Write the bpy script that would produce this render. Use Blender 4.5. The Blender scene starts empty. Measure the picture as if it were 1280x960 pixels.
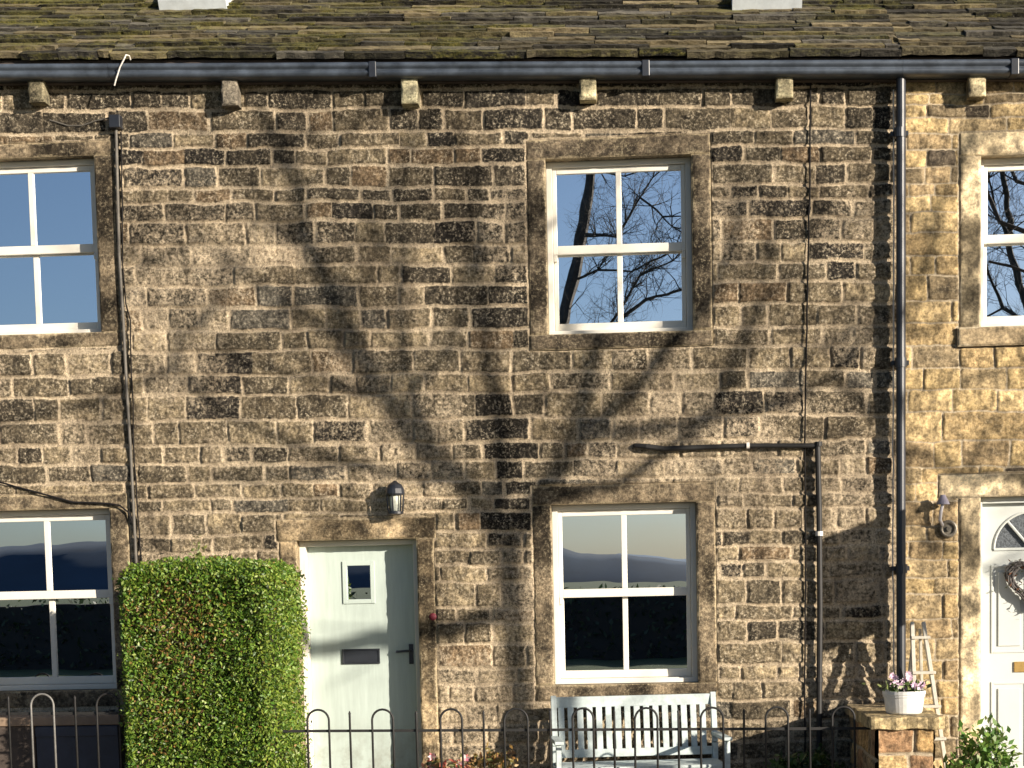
import bpy, math, random
import numpy as np
from mathutils import Vector, Matrix
random.seed(7); RS = np.random.RandomState(11)
R = math.radians
C = bpy.context.scene.collection
sc = bpy.context.scene

# ------------------------------------------------------------------ camera
F = 2247.0
CAM = np.array([0.94, -14.5, 1.75])
AL, TH, RO = R(3.7), R(5.0), R(1.25)
cf = np.array([-math.sin(AL)*math.cos(TH), math.cos(AL)*math.cos(TH), -math.sin(TH)])
r0 = np.array([math.cos(AL), math.sin(AL), 0.0]); u0 = np.cross(r0, cf)
cr = r0*math.cos(RO) - u0*math.sin(RO); cu = r0*math.sin(RO) + u0*math.cos(RO)
PX, PY = 650.04, 923.45
def px(x, y, d=0.0):
    """survey helper: point of the plane d metres in front of the wall measured at photo position x, y"""
    v = cr*(x-PX) - cu*(y-PY) + cf*F
    t = (-d - CAM[1])/v[1]
    return CAM + t*v
def X(x, y, d=0.0): return float(px(x, y, d)[0])
def Z(x, y, d=0.0): return float(px(x, y, d)[2])
cd = bpy.data.cameras.new('camera'); co = bpy.data.objects.new('camera', cd); C.objects.link(co)
co.matrix_world = Matrix(((cr[0], cu[0], -cf[0], CAM[0]), (cr[1], cu[1], -cf[1], CAM[1]), (cr[2], cu[2], -cf[2], CAM[2]), (0, 0, 0, 1)))
cd.sensor_width = 36; cd.lens = 36*F/1280
cd.shift_x = (640-PX)/1280; cd.shift_y = (PY-480)/1280
cd.clip_end = 9000; cd.clip_start = 0.1
sc.camera = co

# ------------------------------------------------------------------ light
S = Vector((1.3, -1.0, 0.43)).normalized()
sl = bpy.data.lights.new('sun', 'SUN'); so = bpy.data.objects.new('sun', sl); C.objects.link(so)
sl.energy = 5.0; sl.angle = R(0.53); sl.color = (1.0, 0.89, 0.75)
so.rotation_euler = S.to_track_quat('Z', 'Y').to_euler(); so.location = (8, -10, 9)
w = bpy.data.worlds.new('World'); sc.world = w; w.use_nodes = True
nt = w.node_tree; bg = nt.nodes['Background']; sky = nt.nodes.new('ShaderNodeTexSky')
sky.sky_type = 'NISHITA'; sky.sun_disc = False
sky.sun_elevation = math.asin(S.z); sky.sun_rotation = math.atan2(S.x, S.y)
sky.altitude = 300; sky.air_density = 0.8; sky.dust_density = 1.5; sky.ozone_density = 2.6
nt.links.new(sky.outputs[0], bg.inputs[0]); bg.inputs[1].default_value = 0.055
sc.view_settings.view_transform = 'Standard'; sc.view_settings.look = 'None'
sc.view_settings.exposure = 1.0; sc.view_settings.gamma = 1
sc.render.engine = 'CYCLES'

# ------------------------------------------------------------------ object helpers
def thing(name, label, cat, loc=(0, 0, 0), rz=0, group=None):
    o = bpy.data.objects.new(name, None); C.objects.link(o); o.empty_display_size = .2
    o.location = loc; o.rotation_euler = (0, 0, rz)
    o['label'] = label; o['category'] = cat
    if group: o['group'] = group
    return o
def tag(o, label, cat=None, group=None, kind=None):
    o['label'] = label
    if cat: o['category'] = cat
    if group: o['group'] = group
    if kind: o['kind'] = kind
    return o
def wloc(p):
    v = Vector((0, 0, 0))
    while p is not None: v += p.location; p = p.parent
    return v
def finish(name, me, mat, parent=None, origin=None, local=False):
    o = bpy.data.objects.new(name, me); C.objects.link(o)
    if mat: me.materials.append(mat)
    if parent is not None:
        o.parent = parent
        if not local:
            me.transform(Matrix.Translation(-wloc(parent)))
    elif origin is not None:
        me.transform(Matrix.Translation(-Vector(origin))); o.location = origin
    return o
class MB:
    def __init__(s): s.v = []; s.f = []; s.c = []
    def box(s, x0, x1, y0, y1, z0, z1, jit=0, sh=0):
        b = len(s.v)
        for x, y, z in ((x0,y0,z0),(x1,y0,z0),(x1,y1,z0),(x0,y1,z0),(x0,y0,z1),(x1,y0,z1),(x1,y1,z1),(x0,y1,z1)):
            s.v.append((x+random.uniform(-jit, jit), y+random.uniform(-jit, jit), z+random.uniform(-jit, jit)+sh*(x-x0)))
        for q in ((0,3,2,1),(4,5,6,7),(0,1,5,4),(1,2,6,5),(2,3,7,6),(3,0,4,7)): s.f.append(tuple(b+i for i in q))
        return s
    def tube(s, pts, rad, n=8, cap=True):
        pts = [Vector(p) for p in pts]
        if not hasattr(rad, '__len__'): rad = [rad]*len(pts)
        b = len(s.v); prev = None
        for i, p in enumerate(pts):
            d = (pts[min(i+1, len(pts)-1)] - pts[max(i-1, 0)])
            if d.length < 1e-9: d = Vector((0, 0, 1))
            d.normalize()
            if prev is None:
                a = d.cross(Vector((0.13, 0.2, 1))) if abs(d.z) < .95 else d.cross(Vector((1, 0.1, 0)))
            else: a = prev - d*prev.dot(d)
            a.normalize(); prev = a; c = d.cross(a)
            for k in range(n):
                t = 2*math.pi*k/n
                s.v.append(tuple(p + (a*math.cos(t) + c*math.sin(t))*rad[i]))
        for i in range(len(pts)-1):
            for k in range(n):
                k2 = (k+1) % n
                s.f.append((b+i*n+k, b+i*n+k2, b+(i+1)*n+k2, b+(i+1)*n+k))
        if cap:
            s.f.append(tuple(b+k for k in reversed(range(n))))
            s.f.append(tuple(b+(len(pts)-1)*n+k for k in range(n)))
        return s
    def lathe(s, c, prof, n=20, axis='z'):
        b = len(s.v)
        for (r, h) in prof:
            for k in range(n):
                t = 2*math.pi*k/n
                if axis == 'z': s.v.append((c[0]+r*math.cos(t), c[1]+r*math.sin(t), c[2]+h))
                else: s.v.append((c[0]+r*math.cos(t), c[1]-h, c[2]+r*math.sin(t)))
        for i in range(len(prof)-1):
            for k in range(n):
                k2 = (k+1) % n
                s.f.append((b+i*n+k, b+i*n+k2, b+(i+1)*n+k2, b+(i+1)*n+k))
        s.f.append(tuple(b+k for k in reversed(range(n)))); s.f.append(tuple(b+(len(prof)-1)*n+k for k in range(n)))
        return s
    def quad(s, p, a, b_, col=None):
        b = len(s.v)
        p = Vector(p)
        for q in (p-a-b_*.15, p-b_*.9, p+a-b_*.15, p+b_): s.v.append(tuple(q))
        s.f.append((b, b+1, b+2, b+3)); s.c.append(col)
        return s
    def mesh(s, name, smooth=False):
        me = bpy.data.meshes.new(name); me.from_pydata(s.v, [], s.f); me.update()
        if smooth: me.shade_smooth()
        return me
    def build(s, name, mat, parent=None, smooth=False, bevel=0, origin=None, local=False):
        me = s.mesh(name, smooth); o = finish(name, me, mat, parent, origin, local)
        if bevel:
            m = o.modifiers.new('bevel', 'BEVEL'); m.width = bevel; m.segments = 2; m.limit_method = 'ANGLE'
        return o
def facecol(me, cols):
    a = me.attributes.new('col', 'FLOAT_COLOR', 'FACE')
    arr = np.ones((len(cols), 4), 'f'); arr[:, :3] = np.array(cols); a.data.foreach_set('color', arr.ravel())

# ------------------------------------------------------------------ numpy noise
def vnoise(x, z, scale, seed, oct=3, rough=.55):
    out = np.zeros_like(x); amp = 1; tot = 0
    for o in range(oct):
        rs = np.random.RandomState(seed+o*17); L = rs.rand(256, 256)
        xs = x*scale; zs = z*scale
        xi = np.floor(xs).astype(int); zi = np.floor(zs).astype(int)
        fx = xs-xi; fz = zs-zi; fx = fx*fx*(3-2*fx); fz = fz*fz*(3-2*fz)
        a = L[xi % 256, zi % 256]; b = L[(xi+1) % 256, zi % 256]; c = L[xi % 256, (zi+1) % 256]; d = L[(xi+1) % 256, (zi+1) % 256]
        out += amp*((a*(1-fx)+b*fx)*(1-fz)+(c*(1-fx)+d*fx)*fz); tot += amp
        amp *= rough; scale *= 2.03
    return out/tot
def sstep(a, b, v):
    t = np.clip((v-a)/(b-a), 0, 1); return t*t*(3-2*t)

# ------------------------------------------------------------------ materials
def newmat(name):
    m = bpy.data.materials.new(name); m.use_nodes = True
    nt = m.node_tree; return m, nt, nt.nodes['Principled BSDF']
def N(nt, t, **k):
    n = nt.nodes.new(t)
    for a, b in k.items():
        if a.startswith('i_'): n.inputs[int(a[2:])].default_value = b
        else: setattr(n, a, b)
    return n
def noise(nt, scale, detail=4, rough=.6, vec=None, coord='Object'):
    n = nt.nodes.new('ShaderNodeTexNoise'); n.inputs['Scale'].default_value = scale
    n.inputs['Detail'].default_value = detail; n.inputs['Roughness'].default_value = rough
    if vec is None:
        tc = nt.nodes.new('ShaderNodeTexCoord'); vec = tc.outputs[coord]
    nt.links.new(vec, n.inputs['Vector']); return n.outputs['Fac']
def mrange(nt, v, a, b, c, d):
    n = nt.nodes.new('ShaderNodeMapRange'); nt.links.new(v, n.inputs[0])
    for i, q in zip((1, 2, 3, 4), (a, b, c, d)): n.inputs[i].default_value = q
    return n.outputs[0]
def mixc(nt, fac, a, b, mode='MIX'):
    n = nt.nodes.new('ShaderNodeMix'); n.data_type = 'RGBA'; n.blend_type = mode
    if isinstance(fac, (int, float)): n.inputs[0].default_value = fac
    else: nt.links.new(fac, n.inputs[0])
    for i, q in ((6, a), (7, b)):
        if isinstance(q, tuple): n.inputs[i].default_value = (*q, 1)
        else: nt.links.new(q, n.inputs[i])
    return n.outputs[2]
def math2(nt, op, a, b):
    n = nt.nodes.new('ShaderNodeMath'); n.operation = op
    for i, q in ((0, a), (1, b)):
        if isinstance(q, (int, float)): n.inputs[i].default_value = q
        else: nt.links.new(q, n.inputs[i])
    return n.outputs[0]
def bump(nt, bs, h, strength, dist):
    b = nt.nodes.new('ShaderNodeBump'); b.inputs['Strength'].default_value = strength; b.inputs['Distance'].default_value = dist
    nt.links.new(h, b.inputs['Height']); nt.links.new(b.outputs[0], bs.inputs['Normal'])
def simple(name, col, rough=.6, var=.25, scale=12, bumpd=.001, metal=0, spec=.5, bscale=60):
    m, nt, bs = newmat(name)
    n1 = noise(nt, scale, 5, .65)
    lo = tuple(max(0, c*(1-var)) for c in col); hi = tuple(min(1, c*(1+var)) for c in col)
    nt.links.new(mixc(nt, mrange(nt, n1, .3, .7, 0, 1), lo, hi), bs.inputs['Base Color'])
    bs.inputs['Roughness'].default_value = rough; bs.inputs['Metallic'].default_value = metal
    bs.inputs['Specular IOR Level'].default_value = spec
    if bumpd: bump(nt, bs, noise(nt, bscale, 3), .6, bumpd)
    return m
def stone_mat(name, mortar, light, dirt=.5, speck=1.0, smear=.9, lo=.30, grime=.6, bd=.012):
    m, nt, bs = newmat(name)
    at = N(nt, 'ShaderNodeAttribute', attribute_name='col'); am = N(nt, 'ShaderNodeAttribute', attribute_name='m')
    nf = noise(nt, 46, 6, .78); ng = noise(nt, 120, 3, .7); nm = noise(nt, 34, 5, .75); nl = noise(nt, 2.2, 4, .6)
    # grain and pitting of the gritstone
    c1 = mixc(nt, mrange(nt, nf, .34, .66, 0, 1), (lo, lo*.97, lo*.93), (1.8, 1.74, 1.62))
    blo = noise(nt, 11, 4, .65)
    c1 = mixc(nt, 1.0, c1, mixc(nt, mrange(nt, blo, .36, .64, 0, 1), (.45, .45, .46), (1.6, 1.57, 1.5)), 'MULTIPLY')
    c2 = mixc(nt, 1.0, at.outputs['Color'], c1, 'MULTIPLY')
    pit = math2(nt, 'MULTIPLY', mrange(nt, nf, .53, .63, 0, .75*speck), mrange(nt, noise(nt, 5, 3), .38, .6, .25, 1))
    c3 = mixc(nt, pit, c2, light)
    c3 = mixc(nt, mrange(nt, ng, .58, .68, 0, .55*speck), c3, (.03, .026, .022))
    # weathered mortar smeared over stone edges
    mm = math2(nt, 'ADD', am.outputs['Fac'], math2(nt, 'MULTIPLY', math2(nt, 'SUBTRACT', nm, .5), smear))
    mo = mixc(nt, mrange(nt, nf, .3, .7, 0, 1), tuple(c*.42 for c in mortar), tuple(min(1, c*1.35) for c in mortar))
    mo = mixc(nt, mrange(nt, nl, .35, .7, 0, dirt*.6), mo, tuple(c*.45 for c in mortar))
    mo = mixc(nt, math2(nt, 'MULTIPLY', mrange(nt, ng, .49, .60, 0, .95*speck), mrange(nt, nm, .38, .58, .25, 1)), mo, tuple(c*.22 for c in mortar))
    col = mixc(nt, mrange(nt, mm, .28, .66, 0, 1), mo, c3)
    gr = noise(nt, 1.1, 5, .62)
    tc = N(nt, 'ShaderNodeTexCoord'); mp = N(nt, 'ShaderNodeMapping'); mp.inputs['Scale'].default_value = (1, 1, .3)
    nt.links.new(tc.outputs['Object'], mp.inputs[0]); gr2 = noise(nt, 6.0, 6, .68, mp.outputs[0])
    gm = mrange(nt, math2(nt, 'ADD', math2(nt, 'MULTIPLY', gr, .5), math2(nt, 'MULTIPLY', gr2, .5)), .47, .62, 0, grime)
    col = mixc(nt, gm, col, mixc(nt, 1.0, col, (.30, .29, .29), 'MULTIPLY'))
    nt.links.new(col, bs.inputs['Base Color']); bs.inputs['Roughness'].default_value = .92
    bs.inputs['Specular IOR Level'].default_value = .2
    h = math2(nt, 'ADD', nf, math2(nt, 'MULTIPLY', ng, .4))
    bump(nt, bs, h, 1.0, bd)
    return m
M = {}
M['grit'] = stone_mat('sooty_gritstone', (.66, .535, .37), (.66, .565, .41), .5, 1.15, 1.9, .22, .8, .016)
M['dgrit'] = stone_mat('dressed_gritstone', (.54, .44, .28), (.46, .39, .26), .4, .8, 1.3, .34, .8, .012)
M['dsand'] = stone_mat('dressed_sandstone', (.50, .42, .29), (.56, .46, .29), .3, .15, .4, .72, .4, .004)
M['sand'] = stone_mat('golden_sandstone', (.52, .43, .30), (.50, .42, .29), .25, .5, .6, .5, .45, .009)
M['white'] = simple('cream_paint', (.68, .65, .57), .4, .06, 3, .0006)
M['bench'] = simple('pale_blue_grey_paint', (.40, .46, .455), .65, .22, 14, .002)
M['sage'] = simple('sage_paint', (.42, .49, .45), .42, .05, 2, .0006, bscale=25)
M['doorwhite'] = simple('white_door_paint', (.52, .545, .52), .35, .05, 2, .0006)
M['black'] = simple('black_plastic', (.018, .021, .028), .42, .3, 5, .0006, spec=.6)
M['iron'] = simple('black_iron', (.009, .0085, .008), .65, .6, 18, .0006, spec=.5)
M['galv'] = simple('dull_galvanised', (.17, .165, .155), .6, .3, 30, .0006, metal=.3)
M['mblack'] = simple('matt_black_cable', (.012, .011, .011), .85, .3, 15, 0, spec=.15)
M['cable'] = simple('grey_cable', (.10, .09, .075), .7, .35, 15, .0006)
M['wcable'] = simple('white_cable', (.62, .58, .52), .5, .1, 15, 0)

M['pot'] = simple('white_enamel', (.60, .60, .58), .35, .16, 14, .0006)
M['oldwood'] = simple('brown_board', (.24, .17, .115), .75, .25, 9, .002)
M['darkpanel'] = simple('blue_black_panel', (.03, .035, .055), .5, .3, 5, .001)
M['dimwood'] = simple('dull_brown_panel', (.06, .045, .036), .8, .4, 8, .002)
M['ladder'] = simple('weathered_white_wood', (.46, .43, .36), .7, .18, 20, .002)
M['dark'] = simple('dark_room', (.025, .024, .023), .9, .2, 2, 0)
M['curtain'] = simple('pale_curtain', (.5, .54, .56), .9, .1, 4, 0)
M['soil'] = simple('soil', (.07, .05, .035), .95, .4, 20, .01)
M['bark'] = simple('bark', (.055, .047, .038), .9, .4, 10, .01)
M['brass'] = simple('brass', (.62, .40, .14), .35, .15, 20, 0, metal=.8)
M['bell'] = simple('red_bell', (.13, .012, .022), .6, .5, 90, 0)
M['skylight'] = simple('rooflight_glass', (.62, .70, .78), .15, .08, 3, 0)
M['twig'] = simple('stem', (.12, .09, .045), .8, .3, 20, 0)
M['hill'] = simple('haze_blue_moor', (.022, .048, .08), .95, .35, .01, 0)  # haze over the hills put into the base colour as blue
M['far'] = simple('haze_pale_moor', (.12, .18, .25), .95, .2, .005, 0)  # thicker haze on the back ridge, painted paler and bluer
M['grass'] = simple('meadow_grass', (.05, .075, .025), .95, .4, 3, .03)
M['road'] = simple('asphalt', (.055, .053, .05), .9, .25, 20, .004)
M['flag'] = simple('stone_flags', (.22, .19, .15), .9, .3, 6, .004)
M['mirrorpale'] = simple('frosted_glass', (.40, .42, .42), .3, .3, 40, .002)
def worn(name, col):
    m, nt, bs = newmat(name)
    tc = N(nt, 'ShaderNodeTexCoord'); mp = N(nt, 'ShaderNodeMapping'); mp.inputs['Scale'].default_value = (9, 9, .8)
    nt.links.new(tc.outputs['Object'], mp.inputs[0]); a = noise(nt, 3, 6, .7, mp.outputs[0])
    c = mixc(nt, mrange(nt, a, .3, .75, 0, 1), tuple(q*1.05 for q in col), tuple(q*.86 for q in col))
    sp = N(nt, 'ShaderNodeSeparateXYZ'); nt.links.new(tc.outputs['Object'], sp.inputs[0])
    dz = math2(nt, 'MULTIPLY', mrange(nt, sp.outputs[2], .0, .7, .8, 0), mrange(nt, noise(nt, 8, 5, .7), .4, .65, 0, 1))
    nt.links.new(mixc(nt, dz, c, (.18, .16, .12)), bs.inputs['Base Color']); bs.inputs['Roughness'].default_value = .5
    bump(nt, bs, a, .5, .002); return m
M['sagedoor'] = worn('worn_sage_paint', (.43, .50, .46))
def leafmat(name, rough=.38):
    m, nt, bs = newmat(name)
    at = N(nt, 'ShaderNodeAttribute', attribute_name='col')
    nt.links.new(at.outputs['Color'], bs.inputs['Base Color']); bs.inputs['Roughness'].default_value = rough
    tr = N(nt, 'ShaderNodeBsdfTranslucent'); mx = N(nt, 'ShaderNodeMixShader'); mx.inputs[0].default_value = .22
    nt.links.new(at.outputs['Color'], tr.inputs[0])
    nt.links.new(bs.outputs[0], mx.inputs[1]); nt.links.new(tr.outputs[0], mx.inputs[2])
    nt.links.new(mx.outputs[0], nt.nodes['Material Output'].inputs[0]); return m
M['leaf'] = leafmat('leaf', .48)
M['gutterplastic'] = simple('sky_tinted_gutter_plastic', (.05, .062, .08), .42, .5, 7, .001, spec=.7)  # reflected sky put into the colour: black gutter made blue-grey
def glassmat(name, refl, tint, wav=.0005, wscale=2.4):
    m, nt, bs = newmat(name); nt.nodes.remove(bs)
    g = N(nt, 'ShaderNodeBsdfGlossy'); g.inputs['Roughness'].default_value = .004; g.inputs[0].default_value = (*tint, 1)
    t = N(nt, 'ShaderNodeBsdfTransparent'); t.inputs[0].default_value = (.75, .8, .8, 1)
    mx = N(nt, 'ShaderNodeMixShader'); lw = N(nt, 'ShaderNodeLayerWeight'); lw.inputs[0].default_value = .25
    nt.links.new(mrange(nt, lw.outputs['Fresnel'], 0, 1, refl, 1), mx.inputs[0])
    nt.links.new(t.outputs[0], mx.inputs[1]); nt.links.new(g.outputs[0], mx.inputs[2])
    nt.links.new(mx.outputs[0], nt.nodes['Material Output'].inputs[0])
    b = N(nt, 'ShaderNodeBump'); b.inputs['Strength'].default_value = 1; b.inputs['Distance'].default_value = wav
    nt.links.new(noise(nt, wscale, 1, .4), b.inputs['Height']); nt.links.new(b.outputs[0], g.inputs['Normal'])
    return m
M['glass'] = glassmat('window_glass', .95, (.93, .96, 1.0))
def slate_mat():
    m, nt, bs = newmat('mossy_stone_slate')
    at = N(nt, 'ShaderNodeAttribute', attribute_name='col')
    tc = N(nt, 'ShaderNodeTexCoord'); mp = N(nt, 'ShaderNodeMapping'); mp.inputs['Scale'].default_value = (.55, 1, 1.6)
    nt.links.new(tc.outputs['Object'], mp.inputs[0])
    a = noise(nt, 22, 6, .72, mp.outputs[0]); b_ = noise(nt, 3.0, 4, .65, mp.outputs[0]); c_ = noise(nt, 60, 3, .6)
    base = mixc(nt, 1.0, at.outputs['Color'], mixc(nt, mrange(nt, a, .3, .7, 0, 1), (.22, .22, .24), (2.0, 1.95, 1.8)), 'MULTIPLY')
    moss = mixc(nt, mrange(nt, c_, .35, .65, 0, 1), (.05, .055, .012), (.21, .185, .05))
    sp = N(nt, 'ShaderNodeSeparateXYZ'); nt.links.new(tc.outputs['Object'], sp.inputs[0])
    f = math2(nt, 'MULTIPLY', mrange(nt, math2(nt, 'ADD', math2(nt, 'MULTIPLY', a, .55), math2(nt, 'MULTIPLY', b_, .6)), .53, .66, 0, .9), at.outputs['Alpha'])
    col = mixc(nt, f, base, moss)
    lich = mixc(nt, mrange(nt, noise(nt, 45, 4, .7), .63, .7, 0, .6), col, (.38, .36, .28))
    nt.links.new(lich, bs.inputs['Base Color']); bs.inputs['Roughness'].default_value = .93; bs.inputs['Specular IOR Level'].default_value = .2
    bump(nt, bs, math2(nt, 'ADD', a, math2(nt, 'MULTIPLY', c_, .4)), 1.0, .018)
    return m
M['slate'] = slate_mat()

# ------------------------------------------------------------------ terrace geometry (measured)
SL = .006                                   # courses fall gently to the right, more so higher up
def shear(z0, x): return z0*(1 - SL*x)
XL, XR = -3.11, 3.06                        # party lines between the three cottages
XMIN, XMAX = -5.6, 5.6
ycl = [112,136,165,185,207,234,252,276,306,331,356,384,412,437,467,492,524,554,577,601,622,640]
zl = [Z(480, y)/(1-SL*X(480, y)) for y in ycl] + [Z(930, y)/(1-SL*X(930, y)) for y in (662,683,703,724,756,775,802,831,850,875,900,925,950,972,990)]
zl = sorted(set(round(z, 3) for z in zl + [-.05, -.25, 5.86+.12, 6.12]))
zl = [z for i, z in enumerate(zl) if i == 0 or z-zl[i-1] > .07]
ycr = [100,118,131,147,166,186,208,230,245,266,291,320,344,376,402,431,460,487,515,552,584,604,626,655,676,687+12,722,742,774,800,825,850,872,895,922,948,972,990]
zr = sorted([Z(1165, y)/(1-SL*X(1165, y)) for y in ycr] + [-.05, -.25, 5.9, 6.1])
zr = [z for i, z in enumerate(zr) if i == 0 or z-zr[i-1] > .07]

PT = R(33); EY = -.10
ze_a, ze_b = Z(0, 74, .12), Z(1280, 70, .12); xa_, xb_ = X(0, 74, .12), X(1280, 70, .12)
KE = (ze_b-ze_a)/(xb_-xa_)
def zeave(x): return ze_a+KE*(x-xa_)
def stone_sheet(name, x0, x1, ztop, lines, openings, surr, mat, parent, style, seed, res=.009, wmin=.19, wmax=.52, bottom=-.2):
    nx = int((x1-x0)/res)+1; nz = int((ztop-bottom)/res)+1
    xs = np.linspace(x0, x1, nx); zs = np.linspace(bottom, ztop, nz)
    gx, gz = np.meshgrid(xs, zs); gx = gx.ravel(); gz = gz.ravel()
    rs = np.random.RandomState(seed)
    zz = gz/(1-SL*gx)
    wob = (vnoise(gx, gz, 3.3, seed, 2)-.5)*.035 + (vnoise(gx, gz, 17, seed+3, 2)-.5)*.014
    wobx = (vnoise(gx, gz, 4.3, seed+5, 2)-.5)*.02 + (vnoise(gx, gz, 19, seed+7, 2)-.5)*.013
    zq = zz+wob; L = np.array(lines)
    j = np.clip(np.searchsorted(L, zq)-1, 0, len(L)-2)
    dz = np.minimum(zq-L[j], L[j+1]-zq)
    col = np.zeros((gx.size, 3)); h = np.zeros(gx.size); e = np.zeros(gx.size); prm = np.zeros(gx.size)
    xq = gx+wobx
    for k in range(len(L)-1):
        sel = np.where(j == k)[0]
        if sel.size == 0: continue
        hh = L[k+1]-L[k]
        b = [x0-.4*rs.rand()-.05]
        while b[-1] < x1+.1: b.append(b[-1]+(wmin+(wmax-wmin)*rs.rand()**1.3)*(.75+1.6*hh))
        b = np.array(b)
        i = np.clip(np.searchsorted(b, xq[sel])-1, 0, len(b)-2)
        n = len(b)-1
        gap = np.where(rs.rand(n+1) < (.45 if style is gritstyle else .1), .012*rs.rand(n+1), 0)
        dx = np.minimum(xq[sel]-b[i]+gap[i], b[i+1]-xq[sel]+gap[i+1])
        cols, proud, jw = style(rs, (b[:-1]+b[1:])/2, L[k]+hh/2, n)
        rad = .022
        ax = np.maximum(rad-dx, 0); az = np.maximum(rad-dz[sel], 0)
        dd = rad-np.sqrt(ax*ax+az*az)           # rounded-corner distance to the stone's edge
        e[sel] = dd-jw[i]; col[sel] = cols[i]
        tilt = (rs.rand(n)-.5)*.05; tiltz = (rs.rand(n)-.5)*.05
        h[sel] = proud[i] + tilt[i]*(xq[sel]-(b[i]+b[i+1])/2) + tiltz[i]*(zq[sel]-L[k]-hh/2)
    inside = np.zeros(gx.size, bool)
    for (a, b2, c, d_) in surr:
        ox = np.maximum(a-gx, gx-b2); oz = np.maximum(c-gz, gz-d_)
        sd = np.where((ox > 0) & (oz > 0), np.hypot(ox, oz), np.maximum(ox, oz))
        e = np.minimum(e, sd-.010+(vnoise(gx, gz, 25, seed+51, 2)-.5)*.012); inside |= sd < -.004
    m = sstep(-.004, .010, e)
    rough = ((vnoise(gx, gz, 14, seed+9, 4, .6)-.5)*.026 + (vnoise(gx, gz, 60, seed+21, 2)-.5)*.014)*(1 if style is gritstyle else .6)
    y = -(m*(h+.004) + rough*(.45+.55*m)) - sstep(.0, .025, e)*.004
    y = np.where(inside, .03, y)
    col *= (.8+.4*vnoise(gx, gz, 1.3, seed+31, 3))[:, None]
    if style is gritstyle:
        # pointing smeared widely over the middle of the wall, crisp and dark-stoned near the eaves
        sm = vnoise(gx, gz, 1.1, 77, 3)
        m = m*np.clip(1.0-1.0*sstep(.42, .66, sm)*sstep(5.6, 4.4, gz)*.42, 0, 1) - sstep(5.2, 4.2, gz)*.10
    keep = np.ones((nz-1, nx-1), bool)
    gq = (gz < zeave(gx)-.03).reshape(nz, nx); keep &= gq[:-1, :-1] & gq[1:, 1:]
    cx = (xs[:-1]+xs[1:])/2; cz = (zs[:-1]+zs[1:])/2
    for (a, b2, c, d) in openings:
        keep[np.ix_((cz > c) & (cz < d), (cx > a) & (cx < b2))] = False
    kk = np.argwhere(keep); base = kk[:, 0]*nx+kk[:, 1]
    faces = np.stack([base, base+1, base+nx+1, base+nx], 1).astype('i')
    used = np.zeros(gx.size, bool); used[faces.ravel()] = True
    remap = np.cumsum(used)-1; faces = remap[faces]
    vs = np.stack([gx, y, gz], 1)[used]
    off = wloc(parent); vs = vs-np.array(off)
    me = bpy.data.meshes.new(name); me.vertices.add(len(vs)); me.vertices.foreach_set('co', vs.astype('f').ravel())
    me.loops.add(faces.size); me.loops.foreach_set('vertex_index', faces.ravel().astype('i'))
    me.polygons.add(len(faces)); me.polygons.foreach_set('loop_start', np.arange(0, faces.size, 4, dtype='i'))
    me.polygons.foreach_set('loop_total', np.full(len(faces), 4, 'i')); me.update(calc_edges=True); me.validate()
    me.shade_smooth()
    a = me.attributes.new('col', 'FLOAT_COLOR', 'POINT'); arr = np.ones((len(vs), 4), 'f'); arr[:, :3] = col[used]; a.data.foreach_set('color', arr.ravel())
    a = me.attributes.new('m', 'FLOAT', 'POINT'); a.data.foreach_set('value', m[used].astype('f'))
    return finish(name, me, mat, parent, local=True)

def gritstyle(rs, cx, cz, n):
    t = rs.rand(n)
    pal = np.array([(.06,.052,.038),(.105,.09,.062),(.15,.126,.084),(.20,.168,.11),(.27,.225,.145),(.165,.122,.075),(.115,.108,.088),(.028,.025,.021)])
    wt = np.array([.09,.17,.22,.2,.14,.06,.08,.03])
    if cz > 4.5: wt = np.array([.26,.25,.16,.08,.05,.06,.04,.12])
    idx = rs.choice(8, n, p=wt/wt.sum()); c = pal[idx]*(.8+.4*rs.rand(n, 1))
    dark = (np.abs(cx+.02) < .13) & (cz > 2.0)      # the sooty column of stones beside the windows
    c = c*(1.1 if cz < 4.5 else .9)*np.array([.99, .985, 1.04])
    c = np.where(dark[:, None], pal[7]*(.8+.8*rs.rand(n, 1)), c)
    return c, rs.rand(n)*.016, .006+.011*rs.rand(n)**1.3
def sandstyle(rs, cx, cz, n):
    pal = np.array([(.37,.285,.155),(.31,.235,.13),(.43,.335,.19),(.34,.27,.165),(.28,.215,.13),(.07,.058,.045),(.18,.145,.095)])
    idx = rs.choice(7, n, p=[.22,.2,.2,.13,.1,.06,.09]); c = pal[idx]*(.85+.3*rs.rand(n, 1))
    return c, rs.rand(n)*.012, .002+.004*rs.rand(n)

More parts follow.
